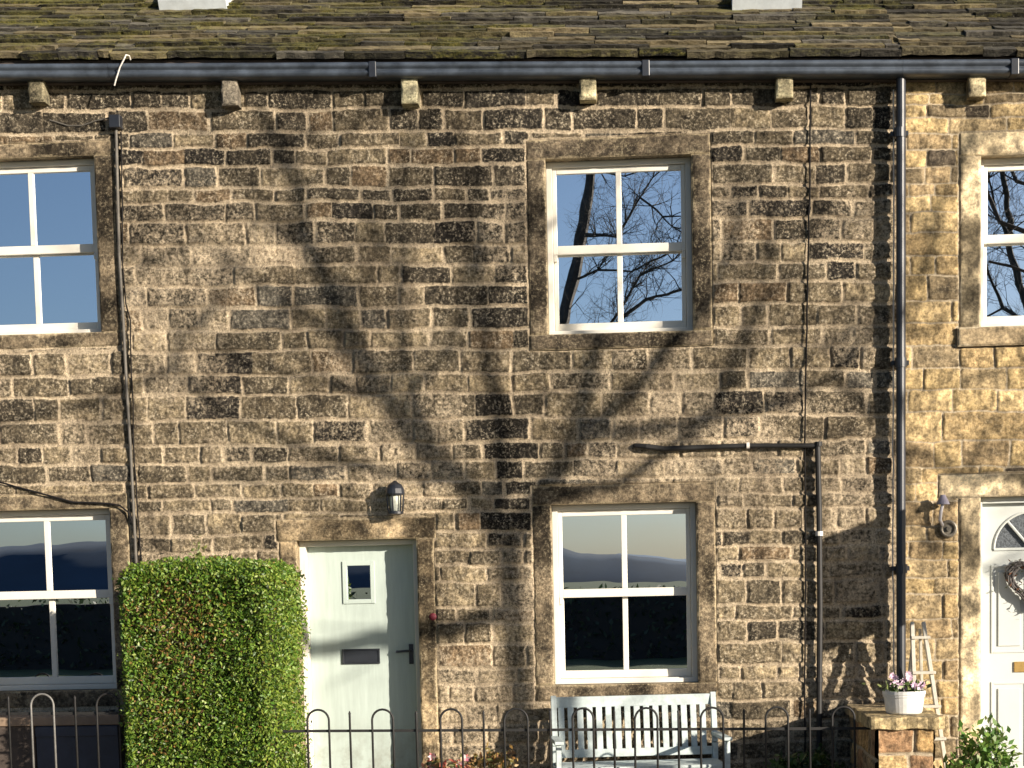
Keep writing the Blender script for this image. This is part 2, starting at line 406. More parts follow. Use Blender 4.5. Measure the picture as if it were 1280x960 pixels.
def block(name, x0, x1, z0, z1, parent, mat, col, front=.006, depth=.26, seed=0, mval=1.0, slope=True, edgem=0.6, rough=.014):
    """one dressed stone (lintel, jamb, sill): worn front as a fine sheet, plain sides"""
    res = .012
    nx = max(2, int((x1-x0)/res)+1); nz = max(2, int((z1-z0)/res)+1)
    xs = np.linspace(x0, x1, nx); zs = np.linspace(z0, z1, nz); gx, gz = np.meshgrid(xs, zs)
    n1 = vnoise(gx, gz, 9, seed+100, 4, .6)-.5; ed = np.minimum(np.minimum(gx-x0, x1-gx), np.minimum(gz-z0, z1-gz))
    y = -front-n1*rough+.012*(1-sstep(0, .018, ed))*(.5+vnoise(gx, gz, 20, seed+8, 2))
    gz2 = gz-(SL*gx*gz if False else 0)
    v = [(float(a), float(b), float(c)) for a, b, c in zip(gx.ravel(), y.ravel(), gz2.ravel())]
    f = [(r_*nx+c_, r_*nx+c_+1, (r_+1)*nx+c_+1, (r_+1)*nx+c_) for r_ in range(nz-1) for c_ in range(nx-1)]
    rim = [c_ for c_ in range(nx)]+[r_*nx+nx-1 for r_ in range(1, nz)]+[(nz-1)*nx+c_ for c_ in range(nx-2, -1, -1)]+[r_*nx for r_ in range(nz-2, 0, -1)]
    b = len(v)
    for q in rim: v.append((v[q][0], depth, v[q][2]))
    L = len(rim)
    for i in range(L): f.append((rim[(i+1) % L], rim[i], b+i, b+(i+1) % L))
    me = bpy.data.meshes.new(name); me.from_pydata(v, [], f); me.update()
    cc = np.ones((len(v), 4), 'f'); g = vnoise(gx, gz, 3, seed+5, 3).ravel()
    cc[:, :3] = np.array(col); cc[:g.size, :3] *= (.3+1.4*sstep(.3, .7, g))[:, None]
    mv = np.full(len(v), mval, 'f'); mv[:g.size] = mval-edgem*(1-sstep(0, .022, ed)).ravel()-.35*sstep(.5, .75, vnoise(gx, gz, 4, seed+55, 3)).ravel()
    a = me.attributes.new('col', 'FLOAT_COLOR', 'POINT'); a.data.foreach_set('color', cc.ravel())
    a = me.attributes.new('m', 'FLOAT', 'POINT'); a.data.foreach_set('value', mv)
    return finish(name, me, mat, parent)

COT = 'cottages of the stone terrace'
left = thing('stone_cottage', 'sooty stone cottage at the left edge, its two white sash windows beside the hedge', 'cottage', (-4.4, 0, 0), 0, COT)
mid = thing('stone_cottage', 'middle sooty stone cottage with pale green door and bench under its window', 'cottage', (0, 0, 0), 0, COT)
right = thing('stone_cottage', 'golden sandstone cottage with white fanlight door right of the black downpipe', 'cottage', (4.2, 0, 0), 0, COT)

# windows: outer frame rectangles
WIN = {
 'LU': (left, -4.455, -3.312, 3.832, 5.222), 'LD': (left, -4.455, -3.305, .94, 2.418),
 'MU': (mid, .300, 1.446, 3.70, 5.060), 'MD': (mid, .292, 1.449, .91, 2.355),
 'RU': (right, 3.686, 4.66, 3.655, 4.965)}
DOOR = (-1.778, -.80, 0, 2.115); RDOOR = (3.685, 4.53, 0, 2.335)
ops = {left: [], mid: [], right: []}
for k, (h, a, b, c, d) in WIN.items(): ops[h].append((a-.02, b+.02, c-.02, d+.02))
ops[mid].append((DOOR[0]-.02, DOOR[1]+.02, -1, DOOR[3]+.02)); ops[right].append((RDOOR[0]-.02, RDOOR[1]+.02, -1, RDOOR[3]+.02))
ZT = 6.16
def rects(a, b, c, d, jw, lh, sh, lext=0, sext=0, sill=True, jl=True, **k):
    r = [(a-jw-lext, b+jw+lext, d, d+lh), (b, b+jw, c, d)]
    if jl: r.append((a-jw, a, c, d))
    if sill: r.append((a-jw-sext, b+jw+sext, c-sh, c))
    return r
SUR = {}
for k, (h, a, b, c, d) in WIN.items():
    if k == 'RU': SUR[k] = dict(jw=.165, lh=.175, sh=.15, lext=0, sext=.02)
    elif k[0] == 'L': SUR[k] = dict(jw=.155, lh=.11 if k == 'LU' else .12, sh=.12 if k == 'LU' else .14)
    else: SUR[k] = dict(jw=.15, lh=.15, sh=.125)
SUR['D'] = dict(jw=.14, lh=.17, sh=0, lext=.02, sill=False); SUR['RD'] = dict(jw=.165, lh=.18, sh=0, lext=.16, sill=False)
surr = {left: [], mid: [], right: []}
for k, (h, a, b, c, d) in WIN.items(): surr[h] += rects(a, b, c, d, **SUR[k])
surr[mid] += rects(*DOOR, **SUR['D']); surr[right] += rects(*RDOOR, **SUR['RD'])
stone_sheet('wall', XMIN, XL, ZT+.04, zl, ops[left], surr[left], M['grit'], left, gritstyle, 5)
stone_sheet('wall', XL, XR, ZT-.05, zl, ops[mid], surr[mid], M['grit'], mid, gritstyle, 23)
stone_sheet('wall', XR, XMAX, ZT-.2, zr, ops[right], surr[right], M['sand'], right, sandstyle, 41, wmin=.2, wmax=.5)
# rear shells so that each cottage is a closed volume
for h, a, b, zt in ((left, XMIN, XL-.003, 6.0), (mid, XL, XR-.003, 5.8), (right, XR, XMAX, 5.6)):
    m = MB()
    m.box(a, b, 6.9, 7.15, -.2, zt)
    m.box(a, a+.1, .32, 6.89, -.2, zt); m.box(b-.1, b, .32, 6.89, -.2, zt)
    m.build('rear_wall', M['dimwood'], h)

GC = (.12, .098, .07); GD = (.085, .07, .052); SC_ = (.31, .262, .18)
def surround(h, a, b, c, d, jw, lh, sh, col, mat, front=.006, seed=1, lext=.0, sext=0, sfront=.01, sill=True, jl=True, jbot=None, sillcol=None):
    block('lintel', a-jw-lext, b+jw+lext, d, d+lh, h, mat, col, front, .26, seed)
    jb = c if jbot is None else jbot
    if jl: block('jamb', a-jw, a, jb, d-.003, h, mat, col, front+.002, .26, seed+1)
    block('jamb', b, b+jw, jb, d-.003, h, mat, col, front+.002, .26, seed+2)
    if sill: block('sill', a-jw-sext, b+jw+sext, c-sh, c-.003, h, mat, sillcol or col, sfront, .26, seed+3)
for k, (h, a, b, c, d) in WIN.items():
    if k == 'RU': surround(h, a, b, c, d, col=SC_, mat=M['dsand'], front=.014, seed=60, sfront=.05, sillcol=(.13, .105, .07), **SUR[k])
    elif k[0] == 'L': surround(h, a, b, c, d, col=GC, mat=M['dgrit'], front=.012, seed=70+ord(k[1]), **SUR[k])
    else: surround(h, a, b, c, d, col=GD if k == 'MU' else GC, mat=M['dgrit'], front=.012, seed=80+ord(k[1]), sfront=.024, **SUR[k])
surround(mid, *DOOR, col=(.24, .19, .125), mat=M['dgrit'], front=.014, seed=90, **SUR['D'])
surround(right, *RDOOR, col=SC_, mat=M['dsand'], front=.016, seed=95, **SUR['RD'])

def frame(m, a, b, c, d, y0, y1, l, r_, bt, t):
    m.box(a, a+l, y0, y1, c, d); m.box(b-r_, b, y0, y1, c, d)
    m.box(a+l, b-r_, y0+.001, y1, c, c+bt); m.box(a+l, b-r_, y0+.001, y1, d-t, d)
def sash_window(h, a, b, c, d, zmid, bar=True, horns=True, blind=False, lab=None):
    m = MB(); frame(m, a, b, c, d, .115, .25, .045, .045, .04, .045)
    m.box(a-.0, b+.0, .09, .1145, c, c+.035)
    wn = m.build('window', M['white'], h, bevel=.003)
    if lab: wn['label'] = lab
    xa, xb = a+.047, b-.047; xm = (a+b)/2
    up = MB(); frame(up, xa, xb, zmid-.032, d-.047, .138, .18, .032, .032, .068, .042)
    if bar: up.box(xm-.022, xm+.022, .140, .178, zmid+.036, d-.089)
    if horns:
        for q in (xa, xb-.032): up.box(q+.002, q+.030, .139, .179, zmid-.085, zmid-.033)
    up.build('upper_sash', M['white'], wn, bevel=.004)
    lo = MB(); frame(lo, xa, xb, c+.042, zmid+.03, .183, .223, .034, .034, .062, .05)
    if bar: lo.box(xm-.022, xm+.022, .185, .221, c+.104, zmid-.02)
    lo.build('lower_sash', M['white'], wn, bevel=.004)
    cols = [(xa+.03, xm-.017), (xm+.017, xb-.03)] if bar else [(xa+.03, xb-.03)]
    for (p, q) in cols:
        for (z0, z1, y) in ((zmid+.034, d-.087, .16), (c+.10, zmid-.018, .204)):
            g = MB().box(p, q, y, y+.004, z0, z1).build('pane', M['glass'], wn)
    rm = MB(); rm.box(a, b, .7, .72, c-.05, d+.05); rm.box(a-.02, a-.003, .262, .7, c, d); rm.box(b+.003, b+.02, .262, .7, c, d)
    rm.box(a, b, .262, .7, d+.003, d+.02); rm.box(a, b, .262, .7, c-.03, c-.003)
    rm.build('room_recess', M['dark'], wn)
    if blind:
        bl = MB(); n = 26
        for i in range(n):
            x0 = xa+.04+(xb-xa-.08)*i/n; bl.box(x0, x0+(xb-xa-.08)/n*.96, .25+.012*math.sin(i*1.3), .262+.012*math.sin(i*1.3), d-.30, d-.06)
        bl.build('curtain', M['curtain'], wn)
sash_window(*WIN['LU'], Z(60, 308)-.0, lab='upper sash window reflecting plain blue sky')
sash_window(*WIN['LD'], Z(60, 744), lab='lower sash window beside the hedge')
sash_window(*WIN['MU'], Z(770, 307), lab='upper sash window reflecting bare branches')
sash_window(*WIN['MD'], Z(780, 741), lab='lower sash window above the bench')
sash_window(*WIN['RU'], Z(1250, 295), horns=False, blind=True, lab='upper sash window with pale curtain, cut by the edge')

# ------------------------------------------------------------------ pale green door
a, b, c, d = DOOR
m = MB(); m.box(a, a+.05, .11, .29, 0, d); m.box(b-.045, b, .11, .29, 0, d); m.box(a+.05, b-.045, .111, .29, d-.045, d)
m.build('door_frame', M['white'], mid, bevel=.004)
gx0, gx1, gz0, gz1 = X(433, 730, -.21), X(464, 730, -.21), Z(448, 750, -.21), Z(448, 706, -.21)
m = MB(); ya, yb = .215, .255
m.box(a+.052, gx0, ya, yb, .02, d-.047); m.box(gx1, b-.047, ya, yb, .02, d-.047)
m.box(gx0, gx1, ya, yb, .02, gz0); m.box(gx0, gx1, ya, yb, gz1, d-.047)
door = m.build('door', M['sagedoor'], mid)
m = MB(); frame(m, gx0-.03, gx1+.03, gz0-.03, gz1+.03, .203, .214, .036, .036, .036, .036)
m.build('glazing_trim', M['sage'], door, bevel=.003)
MB().box(gx0+.001, gx1-.001, .23, .235, gz0+.001, gz1-.001).build('pane', M['glass'], door)
lx0, lx1, lz0, lz1 = X(428, 820, -.21), X(475, 820, -.21), Z(450, 830, -.21), Z(450, 811, -.21)
m = MB(); frame(m, lx0, lx1, lz0, lz1, .200, .214, .014, .014, .014, .014); m.box(lx0+.014, lx1-.014, .206, .214, lz0+.014, lz1-.014)
m.build('letterbox', M['black'], door, bevel=.002)
hx = X(514, 815, -.21); hz0, hz1 = Z(514, 830, -.21), Z(514, 805, -.21)
m = MB(); m.box(hx-.018, hx+.018, .203, .214, hz0, hz1)
m.tube([(hx, .21, hz0+.11), (hx, .165, hz0+.11), (hx-.02, .16, hz0+.11), (hx-.12, .16, hz0+.105)], .011, 8)
m.tube([(hx, .21, hz0+.03), (hx, .193, hz0+.03)], .013, 10)
m.build('handle', M['black'], door, bevel=.003)
MB().box(a+.05, b-.045, .3, .32, 0, d).build('hallway_recess', M['dark'], mid)
block('doorstep', a-.1, b+.1, -.02, .04, mid, M['grit'], (.2, .16, .12), .25, .09, 99)

# ------------------------------------------------------------------ white fanlight door
a, b, c, d = RDOOR; cxd = (a+b)/2
m = MB(); m.box(a, a+.03, .085, .25, 0, d); m.box(b-.03, b, .085, .25, 0, d); m.box(a+.03, b-.03, .086, .25, d-.05, d)
m.build('door_frame', M['doorwhite'], right, bevel=.004)
fz = Z(1262, 686, -.14); fr = .29; ya, yb = .145, .19
m = MB(); m.box(a+.032, b-.032, ya, yb, .02, fz)
# upper leaf around the half-round light
n = 16; top = d-.052
for s_ in (-1, 1):
    xe = (a+.032) if s_ < 0 else (b-.032)
    for i in range(n):
        t0 = math.pi/2*i/n; t1 = math.pi/2*(i+1)/n
        p0 = (cxd+s_*fr*math.sin(t0), fz+fr*math.cos(t0)); p1 = (cxd+s_*fr*math.sin(t1), fz+fr*math.cos(t1))
        q = len(m.v)
        for (xx, zz) in (p0, p1, (p1[0], top), (p0[0], top)):
            m.v.append((xx, ya, zz)); m.v.append((xx, yb, zz))
        fc = (q, q+2, q+4, q+6) if s_ > 0 else (q, q+6, q+4, q+2)
        m.f.append(fc if False else tuple(reversed(fc)))
        m.f.append((q, q+1, q+3, q+2))
    m.box(min(cxd+s_*fr, xe), max(cxd+s_*fr, xe), ya, yb, fz, top)
rd = m.build('door', M['doorwhite'], right)
m = MB()
pts = [(cxd+fr*math.cos(t), ya-.004, fz+fr*math.sin(t)) for t in np.linspace(0, math.pi, 25)]
m.tube(pts, .011, 6); m.box(cxd-fr, cxd+fr, ya-.012, ya-.001, fz-.012, fz+.008)
for t in (R(50), R(90), R(130)): m.tube([(cxd, ya+.0, fz), (cxd+fr*math.cos(t), ya, fz+fr*math.sin(t))], .011, 6)
m.build('fanlight_bars', M['doorwhite'], rd)
m = MB(); q = 0
m.v = [(cxd, ya+.02, fz)]+[(cxd+fr*math.cos(t), ya+.02, fz+fr*math.sin(t)) for t in np.linspace(0, math.pi, 25)]
m.f = [(0, i+1, i) for i in range(1, 25)]
m.build('fanlight_pane', simple('obscured_glass', (.10, .11, .12), .12, .7, 60, .006), rd)
def panel(x0, x1, z0, z1):
    m = MB(); frame(m, x0, x1, z0, z1, ya-.010, ya-.001, .02, .02, .02, .02); m.box(x0+.055, x1-.055, ya-.012, ya-.001, z0+.055, z1-.055)
    m.build('door_panel', M['doorwhite'], rd, bevel=.007)
pz1, pz2, pz3, pz4 = Z(1262, 706, -.14), Z(1262, 816, -.14), Z(1262, 852, -.14), .16
for (x0, x1) in ((a+.11, cxd-.025), (cxd+.025, b-.11)):
    panel(x0, x1, pz2, pz1); panel(x0, x1, pz4, pz3)
m = MB(); m.box(cxd-.13, cxd+.13, ya-.014, ya-.001, Z(1275, 840, -.14), Z(1275, 827, -.14)); m.build('letterplate', M['brass'], rd, bevel=.003)
MB().box(a, b, .3, .32, 0, d).build('hallway_recess', M['dark'], right)
block('doorstep', a-.1, b+.1, -.02, .04, right, M['sand'], (.3, .24, .16), .25, .08, 98)
# wreath
wc = Vector((cxd, ya-.05, Z(1285, 727, -.14)))
wr = thing('door_wreath', 'dark grey and brown twig wreath hanging on the white fanlight door', 'wreath', tuple(wc))
hrt = lambda t: (math.sin(t)**3*1.25, (13*math.cos(t)-5*math.cos(2*t)-2*math.cos(3*t)-math.cos(4*t))/13*1.05)
m = MB()
for k in range(20):
    ph = random.uniform(0, 6.28); rr = random.uniform(.12, .165)
    m.tube([(rr*hrt(t)[0]+.012*math.sin(5*t+ph), -.02+.02*math.cos(7*t+ph), rr*hrt(t)[1]+.012*math.cos(4*t+ph)) for t in np.linspace(0, 6.28, 40)], .006, 5)
m.build('twig_ring', simple('grey_twigs', (.09, .08, .075), .8, .5, 60, 0), wr, local=True)
m = MB()
for k in range(260):
    t = random.uniform(0, 6.28); rr = random.gauss(.143, .03); p = Vector((rr*hrt(t)[0], random.uniform(-.06, .01), rr*hrt(t)[1]))
    dv = Vector((random.gauss(0, 1), random.gauss(0, 1), random.gauss(0, 1))).normalized(); e2 = dv.cross(Vector((.3, .5, .8))).normalized()
    m.quad(p, e2*.009, dv*.02, random.choice([(.16,.14,.13),(.18,.08,.045),(.07,.08,.05),(.28,.27,.26)]))
me = m.mesh('leaves'); facecol(me, m.c); finish('leaves', me, M['leaf'], wr, local=True)

# ------------------------------------------------------------------ eaves: roof, gutter, corbels
def slates(h, x0, x1, seed):
    rs = random.Random(seed); V = []; Fc = []; col = []
    s = -.02; k = 0
    while s < 4.6:
        x = x0-rs.random()*.3
        ex = rs.uniform(.085, .125)
        while x < x1:
            wd = rs.uniform(.25, .95); xx0 = max(x, x0); xx1 = min(x+wd-.008, x1)
            x += wd
            if xx1-xx0 < .03: continue
            th = rs.uniform(.014, .028); ln = ex+.11; ds = rs.uniform(-.013, .013)*(.4 if k == 0 else 1); lift = rs.uniform(.002, .030)
            pal = rs.choice([(.085,.074,.05),(.12,.102,.066),(.065,.062,.054),(.045,.042,.036),(.18,.15,.095),(.10,.094,.082),(.028,.026,.022),(.025,.023,.019)])
            g = rs.uniform(.7, 1.3); moss = max(0, min(1.1, rs.gauss(.38-.10*xx0+.12*s, .4)))
            n = max(2, int((xx1-xx0)/.07)); b = len(V)
            for i in range(n+1):
                xi = xx0+(xx1-xx0)*i/n; wv = rs.uniform(-.010, .010); tv = rs.uniform(-.005, .005)
                for (so_, ho) in ((ds+wv, .03+lift+th*.5+tv-.02), (ds+wv*.6-.006, .03+lift+th+tv), (ln, .02+th*.5), (ln, -.01), (ds+wv+.004, lift*.8+tv)):
                    ss = s+so_
                    y = EY+ss*math.cos(PT)-ho*math.sin(PT); z = zeave(xi)+ss*math.sin(PT)+ho*math.cos(PT)
                    V.append((xi, y, z))
            for i in range(n):
                q = b+i*5
                for e_ in range(5):
                    e2 = (e_+1) % 5
                    Fc.append((q+e_, q+5+e_, q+5+e2, q+e2)); col.append((*[c_*g for c_ in pal], moss))
            Fc.append((b, b+1, b+2, b+3, b+4)); col.append((*pal, moss)); q = b+n*5; Fc.append((q+4, q+3, q+2, q+1, q)); col.append((*pal, moss))
        s += ex; k += 1
    me = bpy.data.meshes.new('roof'); me.from_pydata(V, [], Fc); me.update()
    a_ = me.attributes.new('col', 'FLOAT_COLOR', 'FACE'); a_.data.foreach_set('color', np.array(col, 'f').ravel())
    return finish('roof', me, M['slate'], h)
def roofpt(x, s, ho=0): return (x, EY+s*math.cos(PT)-ho*math.sin(PT), zeave(x)+s*math.sin(PT)+ho*math.cos(PT))
roofs = {}
for h, x0, x1, sd in ((left, XMIN, XL-.002, 3), (mid, XL+.002, XR-.002, 4), (right, XR+.002, XMAX, 5)):
    roofs[h] = slates(h, x0, x1, sd)
    m = MB(); q = 0
    for xx in (x0, x1):
        m.v += [roofpt(xx, .03, -.015), roofpt(xx, 4.6, -.015), (xx, 7.2, zeave(xx)+1.2), (xx, .3, zeave(xx)-.12), (xx, -.05, zeave(xx)-.12)]
    m.f = [(i, 5+i, 5+(i+1) % 5, (i+1) % 5) for i in range(5)]+[(4, 3, 2, 1, 0), (5, 6, 7, 8, 9)]
    m.build('roof_boards', M['dimwood'], h)
# rooflights
def rooflight(h, xa2, xb2, s0, s1):
    m = MB(); b = 0
    def rb(m, x0, x1, s0, s1, h0, h1):
        q = len(m.v)
        for (x, s_, hh) in ((x0,s0,h0),(x1,s0,h0),(x1,s1,h0),(x0,s1,h0),(x0,s0,h1),(x1,s0,h1),(x1,s1,h1),(x0,s1,h1)): m.v.append(roofpt(x, s_, hh))
        for t in ((0,3,2,1),(4,5,6,7),(0,1,5,4),(1,2,6,5),(2,3,7,6),(3,0,4,7)): m.f.append(tuple(q+i for i in t))
    rb(m, xa2, xb2, s0, s0+.07, .04, .13); rb(m, xa2, xb2, s1-.07, s1, .04, .13); rb(m, xa2, xa2+.06, s0+.07, s1-.07, .04, .129); rb(m, xb2-.06, xb2, s0+.07, s1-.07, .04, .129)
    o = m.build('rooflight_frame', simple('pale_flashing', (.50, .54, .56), .5, .15, 8, .001), roofs[h])
    m = MB(); rb(m, xa2+.061, xb2-.061, s0+.071, s1-.071, .05, .11); m.build('rooflight_pane', M['skylight'], roofs[h])
def s_of(xp, yp):
    # slope distance where the sight line through the photo position meets the roof plane
    best = None
    for s_ in np.linspace(0, 4, 801):
        p = np.array(roofpt(0, s_)); 
        q = px(xp, yp, -p[1]); zz = zeave(q[0])+s_*math.sin(PT)+.1
        if best is None or abs(q[2]-zz) < best[0]: best = (abs(q[2]-zz), s_, q[0])
    return best[1], best[2]
s1_, xr1 = s_of(200, 5); _, xr2 = s_of(284, 5); s2_, xr3 = s_of(915, 4); _, xr4 = s_of(1002, 4)
rooflight(mid if xr1 > XL else left, xr1, xr2, s1_, s1_+.95)
rooflight(mid, xr3, min(xr4, XR-.01), s2_, s2_+.95)
# gutter
GD_ = .21
def gz(x, top):
    za = Z(0, 80, GD_) if top else Z(0, 99, GD_); zb = Z(1280, 74, GD_) if top else Z(1280, 95, GD_)
    x0_, x1_ = X(0, 90, GD_), X(1280, 85, GD_); return za+(zb-za)*(x-x0_)/(x1_-x0_)
def gutter(h, x0, x1):
    m = MB(); prof = [(-.09, .0), (-.198, .004), (-.212, .0), (-.221, -.012), (-.222, -.026), (-.214, -.038), (-.198, -.046), (-.195, -.052), (-.204, -.058), (-.213, -.068), (-.214, -.080), (-.205, -.094), (-.19, -.104), (-.15, -.110), (-.09, -.110)]
    n = 24
    for i in range(n+1):
        x = x0+(x1-x0)*i/n; t = gz(x, True)
        for (y, z) in prof: m.v.append((x, y+.002*math.sin(x*2.1), t+z))
    k = len(prof)
    for i in range(n):
        for j_ in range(k): m.f.append((i*k+j_, i*k+(j_+1) % k, (i+1)*k+(j_+1) % k, (i+1)*k+j_))
    q = len(m.v); m.v += m.v[:k]+m.v[n*k:n*k+k]; m.f.append(tuple(q+j_ for j_ in range(k))[::-1]); m.f.append(tuple(q+k+j_ for j_ in range(k)))
    g = m.build('gutter', M['gutterplastic'], h, smooth=True)
    return g
gl = gutter(left, XMIN, XL-.002); gm = gutter(mid, XL, XR-.002); gr = gutter(right, XR, XMAX)
for g, xs_ in ((gm, (-1.02, 1.1)), (gr, (3.9,))):
    for xx in xs_:
        t = gz(xx, True); m = MB(); m.box(xx-.03, xx+.03, -.226, -.09, t-.116, t+.006); m.build('gutter_joint', M['black'], g, bevel=.006)
for h, x0, x1 in ((left, XMIN, XL-.003), (mid, XL, XR-.003), (right, XR, XMAX)):
    m = MB(); t0 = gz(x0, True)-.10; t1 = gz(x1, True)-.10
    m.v = [(x0,-.085,t0-.02),(x1,-.085,t1-.02),(x1,-.03,t1-.02),(x0,-.03,t0-.02),(x0,-.085,t0+.13),(x1,-.085,t1+.13),(x1,-.03,t1+.13),(x0,-.03,t0+.13)]
    m.f = [(0,3,2,1),(4,5,6,7),(0,1,5,4),(1,2,6,5),(2,3,7,6),(3,0,4,7)]
    m.build('fascia', M['dimwood'], h)
for (cxp, y0, y1, h, cl) in ((45,100,127,left,(.40,.37,.26)), (287,102,131,mid,(.11,.10,.085)), (512,101,129,mid,(.42,.40,.28)), (735,98,124,mid,(.44,.41,.28)), (981,97,122,mid,(.44,.41,.28)), (1222,93,120,right,(.36,.32,.22))):
    xx = X(cxp, y1, .15); z1, z0 = Z(cxp, y0-6, .15), Z(cxp, y1, .15)
    o = block('corbel', xx-.065, xx+.065, z0, z1, h, M['dgrit'], cl, .15, .03, int(cxp), 1.0, edgem=.1)

# ------------------------------------------------------------------ downpipe, pipes and cables
zt = gz(3.05, False)
px0 = X(1127, 400, .11)
m = MB(); m.tube([(px0, -.115, zt+.03), (px0, -.115, zt-.2), (px0-.01, -.115, 2.5), (px0-.015, -.115, .02)], .037, 16)
for z in (5.1, 3.35, 1.75, .55): m.tube([(px0-.008, -.115, z), (px0-.008, -.115, z+.07)], .046, 16)
dp = m.build('downpipe', M['black'], mid, smooth=False)
for z in (5.12, 3.37, 1.77, .57): MB().box(px0-.075, px0+.06, -.085, .01, z, z+.035).build('pipe_bracket', M['black'], dp)
def cable(name, label, pts, r_, mat, cat='cable', n=6):
    P = [tuple(px(x, y, d)) for (x, y, d) in pts]
    Q = [P[0]]
    for a_, b_ in zip(P[:-1], P[1:]):
        L = (Vector(b_)-Vector(a_)).length; k = max(1, int(L/.12))
        for i in range(1, k+1):
            t = i/k; Q.append(tuple(Vector(a_).lerp(Vector(b_), t)+Vector((random.gauss(0, .002), 0, random.gauss(0, .002)))))
    o = MB().tube(Q, r_, n).build(name, mat, origin=Q[-1]); tag(o, label, cat); return o
cable('cable', 'thin pale cable running down beside the black downpipe', [(1117,112,.045),(1117,400,.045),(1116,700,.045),(1117,842,.045)], .006, M['wcable'])
cable('cable', 'thin black cable down the stones just left of the thick black downpipe', [(1013,104,.03),(1012,250,.03),(1010,330,.03),(1008,430,.03),(1006,560,.03),(1007,700,.03),(1006,900,.03),(1006,985,.03)], .007, M['mblack'])
cable('cable', 'black cable slung from the left edge over the lower window to the grey pipe', [(-40,590,.03),(0,603,.03),(40,614,.035),(92,628,.035),(135,629,.035),(150,632,.035),(160,640,.04),(168,662,.03)], .008, M['mblack'])
cable('cable', 'short black cable curving into the junction box below the gutter', [(62,150,.02),(85,157,.02),(103,157,.02),(120,151,.03),(138,147,.04)], .006, M['cable'])
cable('cable', 'pale bent wire hooked over the gutter', [(143,107,.225),(145,100,.23),(150,84,.235),(155,73,.235),(157,68,.22),(161,70,.17),(163,75,.14)], .006, M['wcable'])
cable('cable', 'thin black cable beside the grey wall pipe left of the hedge', [(151,165,.03),(153,250,.03),(153,330,.035),(158,380,.03),(163,400,.035),(164,470,.03),(166,500,.03),(167,560,.035),(172,640,.03),(177,705,.03)], .006, M['mblack'])
pp = thing('wall_pipe', 'narrow grey pipe dropping from a black box to the hedge top', 'pipe', tuple(px(170, 690, .03)))
P = [tuple(px(x, y, .035)) for x, y in ((145,160),(147,240),(149,320),(154,400),(158,480),(163,560),(167,640),(171,720))]
MB().tube(P, .0125, 8).build('pipe', M['cable'], pp)
q = px(145, 153, .04); MB().box(q[0]-.045, q[0]+.045, -.09, .012, q[2]-.05, q[2]+.05).build('junction_box', M['black'], pp, bevel=.006)
# waste pipe with a sloping run
wp = thing('waste_pipe', 'black waste pipe running sideways over the lower window then down to the ground', 'pipe', tuple(px(1024, 985, .05)))
P = [tuple(px(x, y, d)) for x, y, d in ((1022,557,.055),(935,557,.055),(880,559,.055),(830,561,.06),(808,558,.07),(795,557,.05),(793,557,.0))]
MB().tube(P, [.019,.019,.020,.022,.021,.018,.018], 10).build('horizontal_run', M['iron'], wp)
P = [tuple(px(x, y, .06)) for x, y in ((1022,553),(1024,640),(1025,760),(1024,880),(1024,985))]
MB().tube(P, .023, 10).build('vertical_run', M['iron'], wp)
for (x, y) in ((935,557),(1023,555),(1024,667),(1024,850)):
    q = px(x, y, .06)
    mm_ = M['wcable'] if x == 935 or y in (667,) else M['iron']
    if y == 557: MB().tube([(q[0]-.012, q[1], q[2]), (q[0]+.012, q[1], q[2])], .026, 12).build('collar', mm_, wp)
    else: MB().tube([(q[0], q[1], q[2]-.018), (q[0], q[1], q[2]+.018)], .031, 12).build('collar', mm_ if y != 555 else M['iron'], wp)

# ------------------------------------------------------------------ lamps and bell
q = px(494, 622, .11); lx, lz = q[0], q[2]
ln = thing('wall_lantern', 'black dome-topped wall lantern above the pale green door', 'lantern', (lx, -.11, lz-.12))
m = MB(); m.lathe((lx, -.11, lz+.02), [(.074,0),(.078,.012),(.072,.05),(.054,.082),(.026,.10),(.008,.115)], 18)
m.build('hood', M['black'], ln)
m = MB()
for k in range(6):
    t = k*math.pi/3+.3; m.tube([(lx+.058*math.cos(t), -.11+.058*math.sin(t), lz-.115), (lx+.068*math.cos(t), -.11+.068*math.sin(t), lz+.02)], .0065, 5)
m.lathe((lx, -.11, lz-.13), [(.03,-.01),(.064,0),(.064,.02),(.04,.024)], 16)
m.build('cage', M['black'], ln)
MB().lathe((lx, -.11, lz-.105), [(.036,0),(.044,.05),(.044,.118)], 14).build('lantern_glass', simple('cloudy_glass', (.55,.57,.48), .2, .2, 30, 0), ln)
m = MB(); m.tube([(lx-.01, .005, lz-.02), (lx-.01, -.05, lz-.035), (lx-.01, -.07, lz+.0), (lx, -.09, lz+.05), (lx, -.11, lz+.1)], .011, 8)
m.tube([(lx-.01, .01, lz-.02), (lx-.01, -.022, lz-.02)], .045, 16); m.build('bracket', M['black'], ln)
q = px(1186, 661, .05); rx, rz = q[0], q[2]
wl = thing('wall_light', 'small wall light with round ring plate beside the fanlight door', 'wall light', (rx, -.05, rz-.07))
m = MB(); ring = [(rx+.055*math.cos(t), -.035, rz+.055*math.sin(t)) for t in np.linspace(0, 2*math.pi, 25)]
m.tube(ring, .016, 8, False); m.tube([(rx, .012, rz), (rx, -.03, rz)], .05, 18); m.tube([(rx, -.03, rz), (rx, -.06, rz)], .02, 12)
m.build('back_plate', simple('bronze', (.16,.14,.11), .5, .4, 40, 0, metal=.4), wl)
m = MB(); m.tube([(rx-.05, -.05, rz+.03), (rx-.075, -.09, rz+.07), (rx-.07, -.1, rz+.13), (rx-.055, -.1, rz+.2)], .014, 8); m.build('stem', simple('pale_metal', (.5,.48,.5), .35, .1, 9, 0, metal=.5), wl)
